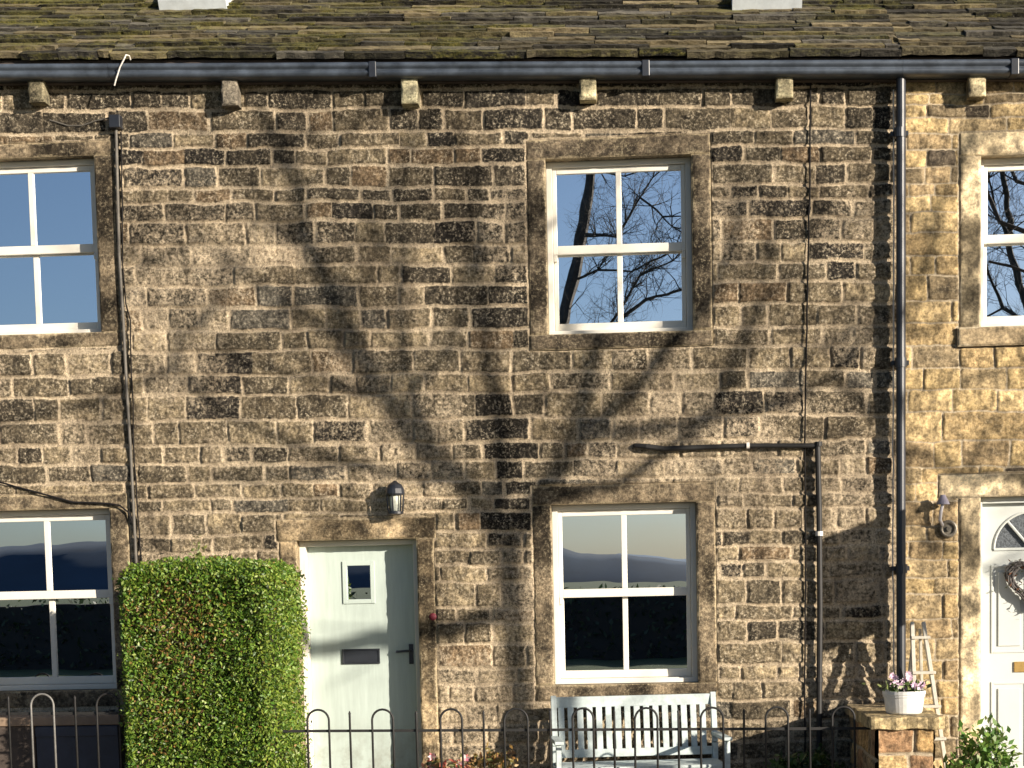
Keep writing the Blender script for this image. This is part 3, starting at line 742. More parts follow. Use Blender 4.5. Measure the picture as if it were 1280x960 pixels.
MB().lathe((rx-.055, -.1, rz+.19), [(.055,0),(.05,.015),(.035,.045),(.02,.075)], 16).build('lamp_cap', simple('grey_cap', (.16,.15,.19), .4, .2, 9, 0), wl)
q = px(541, 771, .02); m = MB(); m.lathe((q[0], -.012, q[2]), [(.030,-.01),(.030,.008),(.020,.016),(.008,.02)], 20, 'y')
tag(m.build('doorbell', M['bell'], origin=(q[0], 0, q[2])), 'small round dark red doorbell on the stone jamb right of the green door', 'doorbell')

# ------------------------------------------------------------------ foliage helpers
def leaves(m, pfun, n, size, palf, up=.4, outward=None):
    for _ in range(n):
        p = Vector(pfun()); dv = Vector((random.gauss(0, 1), random.gauss(0, 1), random.gauss(0, 1)+up))
        if outward: dv += Vector(outward)
        dv.normalize(); e2 = dv.cross(Vector((random.gauss(0, 1), random.gauss(0, 1), random.gauss(0, 1)))).normalized()
        s_ = size*random.uniform(.6, 1.3); m.quad(p, e2*s_*.45, dv*s_, palf(p))
def leafobj(m, name, parent):
    me = m.mesh(name); facecol(me, m.c); return finish(name, me, M['leaf'], parent)
def jitcol(c, v=.25): 
    g = random.uniform(1-v, 1+v); return (c[0]*g*random.uniform(.85, 1.15), c[1]*g, c[2]*g*random.uniform(.8, 1.2))

# clipped box hedge
HF, HB = 1.42, .30
hx0, hx1 = X(146, 820, HF), X(348, 820, HF); hz = Z(250, 706, HF)
hedge = thing('box_hedge', 'clipped square green hedge with reddish patches, left of the pale green door', 'hedge', ((hx0+hx1)/2, -(HF+HB)/2, 0))
MB().box(hx0+.10, hx1-.10, -HF+.10, -HB-.08, 0, hz-.10).build('branch_core', simple('hedge_inner_twigs', (.035, .032, .015), .95, .5, 30, .02), hedge)
def hbulge(a_, b_): return .02*math.sin(a_*5.1+1)+.018*math.sin(b_*5.3)+.012*math.sin(a_*13+b_*9)
def hp():
    t = random.random(); dpt = abs(random.gauss(0, .045))
    if random.random() < .12: dpt = -random.uniform(0, .04)
    if t < .5:
        x = random.uniform(hx0, hx1); z = random.uniform(-.05, hz); p = [x, -HF+dpt+hbulge(x, z), z]
    elif t < .72:
        y = random.uniform(-HF, -HB); z = random.uniform(-.05, hz); p = [hx1-dpt+hbulge(y, z), y, z]
    elif t < .8:
        y = random.uniform(-HF, -HB); z = random.uniform(-.05, hz); p = [hx0+dpt+hbulge(y, z), y, z]
    else:
        x = random.uniform(hx0, hx1); y = random.uniform(-HF, -HB); p = [x, y, hz-dpt+.8*hbulge(x, y)]
    # rounded arrises
    for i, (lo, hi) in enumerate(((hx0, hx1), (-HF, -HB), (-9, hz))):
        pass
    ex = max(0, .07-min(p[0]-hx0, hx1-p[0])); ey = max(0, .07-(p[1]+HF)); ez = max(0, .08-(hz-p[2]))
    k = .45
    if ex > 0 and ez > 0: p[2] -= ex*k; p[0] += (ez*k if p[0] < (hx0+hx1)/2 else -ez*k)
    if ey > 0 and ez > 0: p[1] += ez*k; p[2] -= ey*k
    if ex > 0 and ey > 0: p[1] += ex*k; p[0] += (ey*k if p[0] < (hx0+hx1)/2 else -ey*k)
    return p
hn = lambda p, s, o: .5+.25*(math.sin(p.x*s+o)+math.sin(p.z*s*1.3+o*2+p.x*2)*.8+math.sin(p.y*s*.9+o))
def hpal(p):
    u = (p.x-hx0)/(hx1-hx0); v = p.z
    red = math.exp(-((u-.38)/.25)**2-((v-1.45)/.3)**2)+.5*math.exp(-((u-.3)/.2)**2-((v-.9)/.3)**2)
    if random.random() < .40*red*hn(p, 5, 1)+.015: return jitcol(random.choice([(.20,.11,.03),(.26,.17,.05),(.13,.07,.03)]))
    if random.random() < .16+.25*(u > .86): return jitcol((.19,.26,.04))  # sunlight on the right side painted in with more pale leaves
    return jitcol(random.choice([(.07,.15,.012),(.11,.19,.02),(.16,.23,.03),(.04,.09,.01)]))
m = MB(); leaves(m, hp, 70000, .0165, hpal, .3); leafobj(m, 'foliage', hedge)
m = MB(); q = px(252, 700, .12)
leaves(m, lambda: (q[0]+random.gauss(0, .035), -.3+random.gauss(0, .02), q[2]-.08+abs(random.gauss(0, .13))), 80, .024, lambda p: jitcol((.16, .19, .05)), .6)
m.v.extend([]); o = leafobj(m, 'top_shoots', hedge); o['kind'] = 'stuff'

def shrub(name, label, cat, cx_, d_, rx_, ry_, z0, h_, n, size, pal, nst=9, flowers=None, fsize=.02, nf=0, group=None):
    T = thing(name, label, cat, (cx_, -d_, 0), 0, group)
    tips = []; st = MB()
    for k in range(nst):
        a_ = random.uniform(0, 6.28); rr = random.uniform(.1, 1)**.5; tx = cx_+rx_*rr*math.cos(a_); ty = -d_+ry_*rr*math.sin(a_); tz = z0+h_*random.uniform(.55, 1)*(1.1-.35*rr)
        P = [(cx_+(tx-cx_)*.2, -d_+(ty+d_)*.2, -.02), (cx_+(tx-cx_)*.6+random.gauss(0, .02), -d_+(ty+d_)*.6, tz*.5), (tx, ty, tz)]
        st.tube(P, [.007, .005, .002], 5); tips.append(P)
    st.build('stems', M['twig'], T)
    m = MB()
    def pf():
        P = random.choice(tips); t = random.uniform(.35, 1); a2, b2 = Vector(P[1]), Vector(P[2]); p = a2.lerp(b2, (t-.3)/.7)
        return p+Vector((random.gauss(0, .035), random.gauss(0, .035), random.gauss(0, .03)))
    leaves(m, pf, n, size, pal, .5); leafobj(m, 'foliage', T)
    if flowers:
        m = MB()
        for k in range(nf):
            p = pf()+Vector((0, -.03, .04))
            for j_ in range(6):
                t = j_*1.047; dv = Vector((math.cos(t), -.5, math.sin(t))).normalized(); e2 = dv.cross(Vector((0, 1, .2))).normalized()
                m.quad(p+dv*fsize*.6, e2*fsize*.45, dv*fsize*.7, jitcol(flowers if not isinstance(flowers, list) else random.choice(flowers), .12))
        leafobj(m, 'blossom', T)
    return T
GR = [(.05,.10,.02),(.09,.15,.03),(.13,.19,.05)]
q = px(566, 935, .55)
shrub('flowering_plant', 'pink flowered plant with reddish leaves at the foot of the door jamb', 'plant', q[0]-.02, .5, .26, .16, .0, q[2]+.02, 420, .045, lambda p: jitcol(random.choice([(.30,.07,.04),(.22,.14,.05),(.12,.15,.05),(.35,.26,.12),(.07,.09,.04)])), 16, [(.75,.30,.36),(.80,.45,.48),(.82,.66,.62)], .032, 22)
q = px(618, 915, .4)
shrub('garden_shrub', 'thin orange-brown leaved shrub against the wall left of the bench', 'shrub', q[0]-.03, .35, .22, .12, .0, q[2]+.0, 420, .028, lambda p: jitcol(random.choice([(.26,.13,.04),(.22,.17,.05),(.16,.17,.06),(.32,.20,.07)])), 22)
q = px(1010, 925, .6)
shrub('garden_shrub', 'dark green shrub in the shade right of the bench', 'shrub', q[0], .55, .3, .25, .0, q[2]-.02, 1500, .035, lambda p: jitcol(random.choice([(.03,.06,.02),(.045,.09,.02)])), 26)
q = px(1225, 915, 1.3)
shrub('garden_shrub', 'bright green leafy shrub in front of the white fanlight door', 'shrub', q[0], 1.3, .26, .22, .0, q[2]+.14, 900, .034, lambda p: jitcol(random.choice([(.08,.17,.03),(.12,.22,.04),(.17,.26,.06)])), 15)
q = px(481, 952, 1.0)
shrub('garden_shrub', 'small green plant low in front of the pale green door', 'shrub', q[0], 1.0, .10, .08, .0, q[2]+.02, 130, .03, lambda p: jitcol(random.choice(GR)), 6)

# ------------------------------------------------------------------ garden wall with pier, pot, flowers
WF = 1.55
gxa = X(1098, 930, WF); gxb = X(1166, 930, WF); gtop = Z(1130, 911, WF)
ct = Z(1130, 896, WF)
gw = thing('garden_wall', 'low sandstone garden wall with pier end and flat coping, between the two front doors', 'wall', ((gxa+gxb)/2, -.8, 0))
def pier_stones():
    V = []; Fc = []; cols = []; ms = []
    rs = random.Random(3)
    def sheet(o, du, W, seed, zt_):
        res = .012; nu = int(W/res)+1; nv = int((zt_+.1)/res)+1
        u = np.linspace(0, W, nu); v = np.linspace(-.1, zt_, nv); gu, gv = np.meshgrid(u, v)
        r2 = np.random.RandomState(seed); lines = [-.15]
        while lines[-1] < zt_: lines.append(lines[-1]+.14+.12*r2.rand())
        lines = np.array(lines)
        wu = gu+(vnoise(gu, gv, 6, seed, 2)-.5)*.03; wv = gv+(vnoise(gu, gv, 5, seed+2, 2)-.5)*.03
        j = np.clip(np.searchsorted(lines, wv)-1, 0, len(lines)-2); dz = np.minimum(wv-lines[j], lines[j+1]-wv)
        e = np.zeros_like(gu); col = np.zeros(gu.shape+(3,)); hh = np.zeros_like(gu)
        for k in range(len(lines)-1):
            b_ = [-.2*r2.rand()]
            while b_[-1] < W: b_.append(b_[-1]+.16+.2*r2.rand())
            b_ = np.array(b_); sel = j == k; i = np.clip(np.searchsorted(b_, wu)-1, 0, len(b_)-2)
            dx = np.minimum(wu-b_[i], b_[i+1]-wu); ax = np.maximum(.03-dx, 0); az = np.maximum(.03-dz, 0)
            dd = .03-np.sqrt(ax**2+az**2)-.008; e = np.where(sel, dd, e)
            pal = np.array([(.34,.23,.11),(.27,.17,.10),(.38,.28,.15),(.22,.17,.11)])[r2.randint(0, 4, len(b_))]
            col = np.where(sel[..., None], pal[i], col); hh = np.where(sel, r2.rand(len(b_))[i]*.02, hh)
        mm = sstep(-.004, .012, e); out = mm*(hh+.012)+(vnoise(gu, gv, 12, seed+4, 4)-.5)*.02
        nrm = Vector((du[1], -du[0], 0))
        b0 = len(V)
        for a_, b_, c_ in zip(gu.ravel(), gv.ravel(), out.ravel()):
            V.append((o[0]+du[0]*a_+nrm.x*c_, o[1]+du[1]*a_+nrm.y*c_, b_))
        for r_ in range(nv-1):
            for c_ in range(nu-1): Fc.append((b0+r_*nu+c_, b0+r_*nu+c_+1, b0+(r_+1)*nu+c_+1, b0+(r_+1)*nu+c_))
        cols.extend(col.reshape(-1, 3).tolist()); ms.extend((mm*.85).ravel().tolist())
    sheet((gxa, -WF), (1, 0), gxb-gxa, 3, gtop); sheet((gxa, -.03), (0, -1), WF-.03, 7, gtop); sheet((gxb, -WF), (0, 1), WF-.03, 9, gtop)
    me = bpy.data.meshes.new('masonry'); me.from_pydata(V, [], Fc); me.update(); me.shade_smooth()
    arr = np.ones((len(V), 4), 'f'); arr[:, :3] = cols
    a_ = me.attributes.new('col', 'FLOAT_COLOR', 'POINT'); a_.data.foreach_set('color', arr.ravel())
    a_ = me.attributes.new('m', 'FLOAT', 'POINT'); a_.data.foreach_set('value', np.array(ms, 'f'))
    finish('masonry', me, M['sand'], gw)
pier_stones()
MB().box(gxa+.003, gxb-.003, -WF+.003, -.02, -.1, gtop-.003).build('wall_core', M['dimwood'], gw)
def slab(name, x0, x1, y0, y1, z0, z1, col, seed):
    m = MB(); n = 14; mm2 = 10
    # worn slab: gridded box
    rs = random.Random(seed); top = {}
    def pt(i, j_, k):
        x = x0+(x1-x0)*i/n; y = y0+(y1-y0)*j_/mm2; z = (z0, z1)[k]
        ex = .010*math.sin(i*1.7+seed)+.006*math.sin(j_*2.3)
        if j_ == 0: y += ex
        if i in (0, n): x += ex*.8
        return (x, y, z+.006*math.sin(i*.9+j_*1.3+k))
    for k in (0, 1):
        for j_ in range(mm2+1):
            for i in range(n+1): m.v.append(pt(i, j_, k))
    W_ = n+1; A = (n+1)*(mm2+1)
    for j_ in range(mm2):
        for i in range(n):
            q = j_*W_+i; m.f.append((q, q+W_, q+W_+1, q+1)); m.f.append((A+q, A+q+1, A+q+W_+1, A+q+W_))
    for i in range(n): m.f.append((i, i+1, A+i+1, A+i)); q = mm2*W_+i; m.f.append((q+1, q, A+q, A+q+1))
    for j_ in range(mm2): q = j_*W_; m.f.append((q+W_, q, A+q, A+q+W_)); q += n; m.f.append((q, q+W_, A+q+W_, A+q))
    me = m.mesh(name); V = len(me.vertices)
    arr = np.ones((V, 4), 'f'); arr[:, :3] = col
    a_ = me.attributes.new('col', 'FLOAT_COLOR', 'POINT'); a_.data.foreach_set('color', arr.ravel())
    a_ = me.attributes.new('m', 'FLOAT', 'POINT'); a_.data.foreach_set('value', np.full(V, 1, 'f'))
    o = finish(name, me, M['sand'], gw); bv = o.modifiers.new('b', 'BEVEL'); bv.width = .006; bv.segments = 2; bv.limit_method = 'ANGLE'; bv.angle_limit = R(50)
    return o
slab('coping', gxa-.07, gxb+.07, -WF-.06, -.62, gtop, ct, (.33, .27, .16), 2)
slab('coping', gxa-.05, gxb+.05, -.61, -.03, gtop+.0, ct-.01, (.28, .23, .15), 5)
q = px(1130, 893, 1.25); pr = (X(1157, 872, 1.25)-X(1103, 872, 1.25))/2; pz = ct+.004; ph = .165
fp = thing('flower_pot', 'round white pot with pink flowers standing on the wall coping', 'flower pot', (q[0], -1.25, pz))
MB().lathe((q[0], -1.25, pz), [(pr*.80, 0), (pr*.84, .01), (pr*.93, ph*.72), (pr*.97, ph*.74), (pr*.97, ph*.82), (pr, ph*.84), (pr, ph), (pr*.93, ph), (pr*.9, ph*.86)], 32).build('pot', M['pot'], fp)
MB().lathe((q[0], -1.25, pz+ph*.84), [(pr*.9, 0), (pr*.5, .012), (.01, .015)], 20).build('soil', M['soil'], fp)
m = MB(); leaves(m, lambda: (q[0]+random.gauss(0, pr*.5), -1.25+random.gauss(0, .07), pz+ph+random.uniform(-.01, .06)), 190, .026, lambda p: jitcol(random.choice([(.07,.12,.03),(.16,.20,.06),(.05,.07,.03)])), .6); leafobj(m, 'leaves', fp)
m = MB()
for (ox, oz) in ((-.085,.10),(-.07,.05),(-.10,.02),(-.04,.03),(.0,.06),(.02,.11),(.035,.085),(.06,.03),(.10,.02),(-.06,.08),(.005,.02),(.12,.035)):
    cpt = Vector((q[0]+ox, -1.30+random.uniform(-.05, .06), pz+ph+oz+.01))
    for j_ in range(9):
        t = j_*.7; dv = Vector((math.cos(t), -.4+random.gauss(0, .25), math.sin(t))).normalized(); e2 = dv.cross(Vector((0, 1, .2))).normalized()
        m.quad(cpt+dv*.014, e2*.011, dv*.018, random.choice([(.75,.55,.68),(.82,.70,.78),(.70,.45,.62)]))
leafobj(m, 'blossom', fp)

# ------------------------------------------------------------------ stepladder
lt = thing('step_ladder', 'old white wooden stepladder leaning open behind the garden wall', 'ladder', tuple(px(1160, 985, .5)))
def bar(m, p, q_, w_, t_):
    p = Vector(p); q_ = Vector(q_); d_ = (q_-p).normalized(); s_ = Vector((1, 0, 0)); s_ = (s_-d_*s_.dot(d_)).normalized(); n_ = d_.cross(s_)
    b = len(m.v)
    for e_ in (p, q_):
        for (i, j_) in ((-1,-1),(1,-1),(1,1),(-1,1)): m.v.append(tuple(e_+s_*w_/2*i+n_*t_/2*j_))
    for f_ in ((3,2,1,0),(4,5,6,7),(0,1,5,4),(1,2,6,5),(2,3,7,6),(3,0,4,7)): m.f.append(tuple(b+i for i in f_))
La, Lb = px(1140, 778, .36), px(1147, 990, .78); Ra, Rb = px(1154, 778, .36), px(1187, 990, .78)
for (p, q2) in ((La, Lb), (Ra, Rb)):
    m = MB(); bar(m, p, q2, .028, .05); m.build('side_rail', M['ladder'], lt, bevel=.003)
for (p, q2) in ((px(1143, 786, .33), px(1120, 988, .08)), (px(1150, 786, .33), px(1156, 988, .08))):
    m = MB(); bar(m, p, q2, .022, .03); m.build('rear_leg', M['ladder'], lt, bevel=.003)
for t in (.09, .30, .50, .69, .88):
    p = Vector(La).lerp(Vector(Lb), t); q2 = Vector(Ra).lerp(Vector(Rb), t)
    m = MB(); m.box(p.x-.015, q2.x+.03, p.y-.05, p.y+.05, (p.z+q2.z)/2-.011, (p.z+q2.z)/2+.011); m.build('tread', M['ladder'], lt, bevel=.003)

# ------------------------------------------------------------------ bench (turned a little towards the right)
bz = Z(686, 871, .22); bL, bR_ = px(686, 871, .30), px(890, 865, .18)
BW = abs(bR_[0]-bL[0])/math.cos(R(7)); bx = (bL[0]+bR_[0])/2
bs0 = Z(788, 957, .75); bl0, bl1 = Z(788, 945, .30), Z(788, 935, .30); ba0 = Z(690, 925, .75)
bn = thing('garden_bench', 'pale grey slatted garden bench standing under the lower window', 'bench', (bx+.02, -.22, 0), R(7))
hw = BW/2; th_ = bz
yb_ = lambda z: .0-(1-(z-.42)/(th_-.42))*.10     # raked back
def lbox(m, x0, x1, y0, y1, z0, z1): m.box(x0, x1, y0, y1, z0, z1)
m = MB(); bar(m, (-hw+.02, yb_(th_-.04), th_-.04), (hw-.035, yb_(th_-.04), th_-.04), .03, .03); 
m = MB(); m.box(-hw, hw-.035, yb_(th_)-.02, yb_(th_)+.015, th_-.085, th_); m.build('top_rail', M['bench'], bn, bevel=.005, local=True)
m = MB(); m.box(-hw+.03, hw-.035, -.10, -.07, bl0, bl1); m.build('lower_rail', M['bench'], bn, bevel=.004, local=True)
ns = 16
for i in range(ns):
    xx = -hw+.035+(2*hw-.10)*(i+.5)/ns
    m = MB(); bar(m, (xx, -.086, bl1-.003), (xx, yb_(th_-.09), th_-.083), .048, .014); m.build('back_slat', M['bench'], bn, bevel=.003, local=True)
for s_ in (-1, 1):
    xx = s_*(hw-.015)
    m = MB(); bar(m, (xx, -.06, 0), (xx, -.09, .45), .045, .05); bar(m, (xx, -.09, .45), (xx, .0, th_+.01), .043, .045); m.build('leg', M['bench'], bn, bevel=.004, local=True)
    m = MB(); m.box(xx-.022+s_*.01, xx+.022+s_*.01, -.60, -.555, -.05, ba0-.028); m.build('leg', M['bench'], bn, bevel=.004, local=True)
    m = MB(); m.box(xx-.035+s_*.01, xx+.035+s_*.01, -.63, -.045, ba0-.027, ba0); m.build('armrest', M['bench'], bn, bevel=.006, local=True)
    m = MB(); m.box(xx-.015+s_*.01, xx+.015+s_*.01, -.553, -.10, bs0-.09, bs0-.023); m.build('side_rail', M['bench'], bn, bevel=.004, local=True)
m = MB(); m.box(-hw+.04, hw-.04, -.595, -.565, bs0-.09, bs0-.023); m.build('front_rail', M['bench'], bn, bevel=.004, local=True)
for i in range(6):
    y = -.60+i*.083; m = MB(); m.box(-hw+.01, hw-.01, y, y+.07, bs0-.022, bs0); m.build('seat_slat', M['bench'], bn, bevel=.004, local=True)

# ------------------------------------------------------------------ iron railings
RD_ = 1.3
def railing(label, bars, hoops, yrail, yhoop, x0p, x1p, special=None, thick=.0085):
    c0 = px((x0p+x1p)/2, yrail, RD_)
    T = thing('iron_railing', label, 'railing', (c0[0], -RD_, 0))
    ya_, yb2 = yrail(x0p) if callable(yrail) else yrail, yrail(x1p) if callable(yrail) else yrail
    def rz(x): 
        return A0+(x-P0)*(A1-A0)/(P1-P0)
    P0, A0 = px(x0p, yrail, RD_)[0], Z(x0p, yrail+.0, RD_); P1, A1 = px(x1p, yrail-(x1p-x0p)*.005, RD_)[0], Z(x1p, yrail-(x1p-x0p)*.005, RD_)
    m = MB(); q = len(m.v)
    for x, z in ((P0, A0), (P1, A1)): m.v += [(x,-RD_-.004,z-.010),(x,-RD_+.004,z-.010),(x,-RD_+.004,z+.010),(x,-RD_-.004,z+.010)]
    m.f += [(0,1,2,3),(7,6,5,4),(0,4,5,1),(1,5,6,2),(2,6,7,3),(3,7,4,0)]
    m.build('top_rail', M['iron'], T)
    m = MB(); q = len(m.v)
    for x in (P0, P1): m.v += [(x,-RD_-.004,.12),(x,-RD_+.004,.12),(x,-RD_+.004,.146),(x,-RD_-.004,.146)]
    m.f += [(0,1,2,3),(7,6,5,4),(0,4,5,1),(1,5,6,2),(2,6,7,3),(3,7,4,0)]
    m.build('bottom_rail', M['iron'], T)
    for (a_, b_) in hoops:
        xa2, xb2 = X(a_, yrail, RD_), X(b_, yrail, RD_); zc = rz((xa2+xb2)/2); zt_ = zc+(yrail-yhoop)*.0059; r_ = (xb2-xa2)/2
        j1 = random.gauss(0, .004)
        P = [(xa2+j1, -RD_-.013, .0), (xa2+j1*.5, -RD_-.013, zt_-r_)]+[((xa2+xb2)/2-r_*math.cos(t), -RD_-.013, zt_-r_+r_*math.sin(t)) for t in np.linspace(.2, math.pi-.2, 11)]+[(xb2, -RD_-.013, zt_-r_), (xb2+j1, -RD_-.013, 0)]
        o = MB().tube(P, thick, 7).build('hoop', M['galv'] if a_ == 40 else M['iron'], T, smooth=True)
        if a_ == 40: o['label'] = 'pale worn hoop'
    for b_ in bars:
        xx = X(b_, yrail, RD_); zc = rz(xx)+(yrail-yhoop)*.0059-.02
        MB().tube([(xx+random.gauss(0, .004), -RD_-.013, 0), (xx, -RD_-.013, zc-.02), (xx, -RD_-.013, zc-.008), (xx, -RD_-.013, zc+.01)], [thick, thick, thick*1.2, thick*.3], 7).build('bar', M['iron'], T, smooth=True)
    return T, rz
mt, _ = railing('black hooped iron railing running between the hedge and the garden wall', [438,521,605,688,768,848,930,1012], [(385,412),(466,492),(551,578),(631,660),(716,742),(794,822),(876,904),(957,985),(1040,1068)], 914, 887, 352, 1092)
lt2, rzl = railing('black iron railing left of the hedge, with one pale worn hoop', [95, 12], [(40,68),(122,150),(-42,-15),(-124,-96),(204,232),(285,312)], 893, 868, -160, 345)
for (b_, mt_, top) in ():
    xx = X(b_, 893, RD_); zc = rzl(xx)
    P = [(xx, -RD_-.013, 0), (xx-.004, -RD_-.013, zc)]+([(xx, -RD_-.013, zc+.07), (xx-.012, -RD_-.013, zc+.095), (xx-.028, -RD_-.013, zc+.13)] if top else [])
    o = MB().tube(P, .0075, 7).build('bar', M[mt_], lt2); o['label'] = 'pale worn bar'

# ------------------------------------------------------------------ storage chest under the left window
cz1, cz0 = Z(70, 896, .48), Z(70, 907, .48); c0, c1 = X(-60, 900, .48), X(149, 900, .48); cs = X(43, 920, .48)
ch = thing('storage_chest', 'low dark storage chest with a brown board edge under the left window', 'chest', ((c0+c1)/2, -.27, 0))
MB().box(c0, c1, -.48, -.06, cz0, cz1).build('lid_board', M['oldwood'], ch, bevel=.006)
MB().box(c0+.02, cs-.004, -.46, -.08, 0, cz0-.002).build('brown_panel', M['dimwood'], ch, bevel=.006)
m = MB(); m.box(cs+.004, c1-.02, -.455, -.08, 0, cz0-.002); m.box(cs+.004, c1-.02, -.47, -.456, cz0-.09, cz0-.01); m.box(cs+.3, cs+.34, -.465, -.456, .05, cz0-.1)
m.build('dark_panel', M['darkpanel'], ch, bevel=.005)

# ------------------------------------------------------------------ board added outside the frame to cast the slanted shadow left of the downpipe
bx_, bd0, bd1 = 4.80, 1.52, 1.86
def toboard(xp, yp, d_): p = px(xp, yp, 0); t = d_; return p[2]+.43*t
zb1 = toboard(1062, 661, (bd0+bd1)/2); zb0 = toboard(1062, 803, (bd0+bd1)/2)
bs_ = (X(1062, 730)-bx_)/-1.3
bd0, bd1 = bs_-.18, bs_+.18; zb1 = Z(1062, 661)+.43*bs_; zb0 = Z(1062, 803)+.43*bs_
sb = thing('shadow_board', 'plain board on a post added outside the frame to cast the slanted shadow beside the downpipe', 'shadow caster', (bx_, -bs_, 0))
MB().box(bx_-.012, bx_+.012, -bd1, -bd0, zb0, zb1).build('board', M['doorwhite'], sb)
MB().box(bx_+.013, bx_+.05, -bs_-.02, -bs_+.02, 0, zb1-.1).build('post', M['oldwood'], sb)

# ------------------------------------------------------------------ trees
def grow(m, base, dirv, L, r_, depth, rng, spread=.9, up=.15):
    n = 5; P = [Vector(base)]; d_ = Vector(dirv).normalized()
    for i in range(n):
        d_ = (d_+Vector((rng.gauss(0, .17), rng.gauss(0, .17), rng.gauss(0, .17)+up*.2))).normalized(); P.append(P[-1]+d_*L/n)
    m.tube([tuple(p) for p in P], [r_*(1-.75*i/n) for i in range(n+1)], 5 if r_ > .012 else 3, False)
    if depth > 0:
        for k in range(rng.randint(3, 5)):
            i = rng.randint(1, n); nd = (P[i]-P[i-1]).normalized()+Vector((rng.gauss(0, spread), rng.gauss(0, spread), rng.gauss(0, spread)+up))*.8
            grow(m, P[i], nd, L*rng.uniform(.45, .75), max(.003, r_*(1-.75*i/n)*.7), depth-1, rng, spread, up)
def tree_from_strokes(T, strokes, mapf, rng, twig_n, L0, depth, tr=.012):
    m = MB(); tw = MB()
    for (pts, w0, w1, dens) in strokes:
        P = [Vector(mapf(x, y)) for x, y in pts]
        # subdivide with a natural wander
        Q = [P[0]]
        for a_, b_ in zip(P[:-1], P[1:]):
            k = max(1, int((b_-a_).length/.25))
            for i in range(1, k+1):
                g = Vector((rng.gauss(0, 1), rng.gauss(0, 1), rng.gauss(0, 1)))*.012
                Q.append(a_.lerp(b_, i/k)+(g if i < k else Vector()))
        n = len(Q); m.tube([tuple(q) for q in Q], [w0+(w1-w0)*i/(n-1) for i in range(n)], 8)
        L = sum((Q[i+1]-Q[i]).length for i in range(n-1))
        for k in range(int(L*dens*twig_n)):
            i = rng.randint(1, n-1); nd = (Q[i]-Q[i-1]).normalized()*.6+Vector((rng.gauss(0, .7), rng.gauss(0, .7), rng.gauss(0, .5)+.35))
            grow(tw, Q[i], nd, L0*rng.uniform(.5, 1.2), rng.uniform(.5, 1.25)*tr, depth, rng)
    m.build('trunk', M['bark'], T); tw.build('crown', M['bark'], T)
# tree beside the camera, right of the frame: it throws the branching shadow on the wall
def smap(x, y):
    p = px(x, y, 0); d_ = 6.4+.45*math.sin(p[0]*1.1+.5)+.35*math.sin(p[2]*1.5)
    return (p[0]+1.3*d_, -d_, p[2]+.43*d_)
st = [
 ([(655,985),(648,880),(640,780),(632,700),(622,650)], .075, .08, .6),
 ([(622,650),(585,610),(540,575),(515,545),(495,515),(450,450),(410,360),(385,310),(372,240),(350,185),(320,135)], .085, .035, 1.1),
 ([(540,575),(528,540),(510,480),(500,410),(500,350),(505,250)], .05, .02, 1),
 ([(512,495),(550,450),(570,415),(576,380),(590,300)], .035, .015, 1),
 ([(622,650),(622,560),(620,520),(606,450),(604,380),(600,300),(590,210)], .055, .02, 1),
 ([(632,690),(665,630),(695,590),(712,550),(730,495),(738,455),(745,400),(750,320)], .085, .04, 1),
 ([(700,580),(745,530),(785,495),(830,435),(862,405),(900,340),(930,250)], .07, .03, 1.1),
 ([(640,668),(685,622),(770,607),(840,556),(890,515),(905,480),(922,445),(950,380),(960,300)], .06, .025, 1.1),
 ([(710,556),(750,542),(860,530),(980,505),(1040,470),(1100,400),(1150,340)], .05, .022, 1.2),
 ([(860,532),(885,590),(935,632)], .03, .012, .8), ([(960,508),(1000,450),(1060,415)], .03, .015, 1),
 ([(450,450),(400,410),(350,380),(300,335),(250,300)], .04, .015, 1.2),
 ([(480,500),(400,480),(300,450),(250,410),(225,370)], .035, .016, 1),
 ([(570,600),(480,590),(380,560),(280,520),(215,460),(222,400)], .04, .018, .9),
 ([(600,640),(520,655),(440,640),(330,610),(240,590)], .03, .014, .5),
 ([(640,760),(560,790),(500,786),(460,795),(420,800),(375,775),(320,740)], .085, .06, .3),
 ([(640,800),(590,745),(560,720)], .02, .012, .4),
 ([(385,310),(330,260),(280,200),(240,150)], .025, .012, 1.2), ([(372,240),(420,200),(450,150)], .02, .01, 1.2),
 ([(500,350),(460,280),(440,210)], .02, .01, 1.2), ([(604,380),(650,300),(680,230)], .02, .01, 1.2),
 ([(930,250),(960,200),(990,150)], .02, .01, 1), ([(1100,400),(1150,420),(1200,380),(1260,330)], .025, .014, 1),
 ([(1040,470),(1120,560),(1200,600),(1290,600)], .035, .02, .9), ([(1150,700),(1180,640),(1220,560),(1260,500)], .03, .015, .7),
 ([(1120,560),(1150,680),(1190,700)], .028, .02, .5), ([(1150,340),(1170,260),(1200,180),(1230,120)], .035, .015, 1.0),
 ([(215,460),(120,500),(40,520),(-40,540)], .03, .015, .8), ([(250,300),(180,330),(100,420),(30,470)], .02, .012, .7)]
st = [([(x, y) for x, y in p], w0, w1, d_) for p, w0, w1, d_ in st]
q = smap(655, 985)
t1 = thing('bare_tree', 'leafless spreading tree outside the frame whose branch shadows cross the middle cottage', 'tree', (q[0], q[1], 0), 0, 'bare winter trees across the road')
rng = random.Random(5)
tree_from_strokes(t1, st, smap, rng, 2.5, 1.1, 2, .017)
MB().tube([(q[0]+.25, q[1], -.3), (q[0]+.1, q[1], .3), (q[0]+.05, q[1], 2), q], [.34, .26, .2, .12], 12).build('trunk_base', M['bark'], t1)
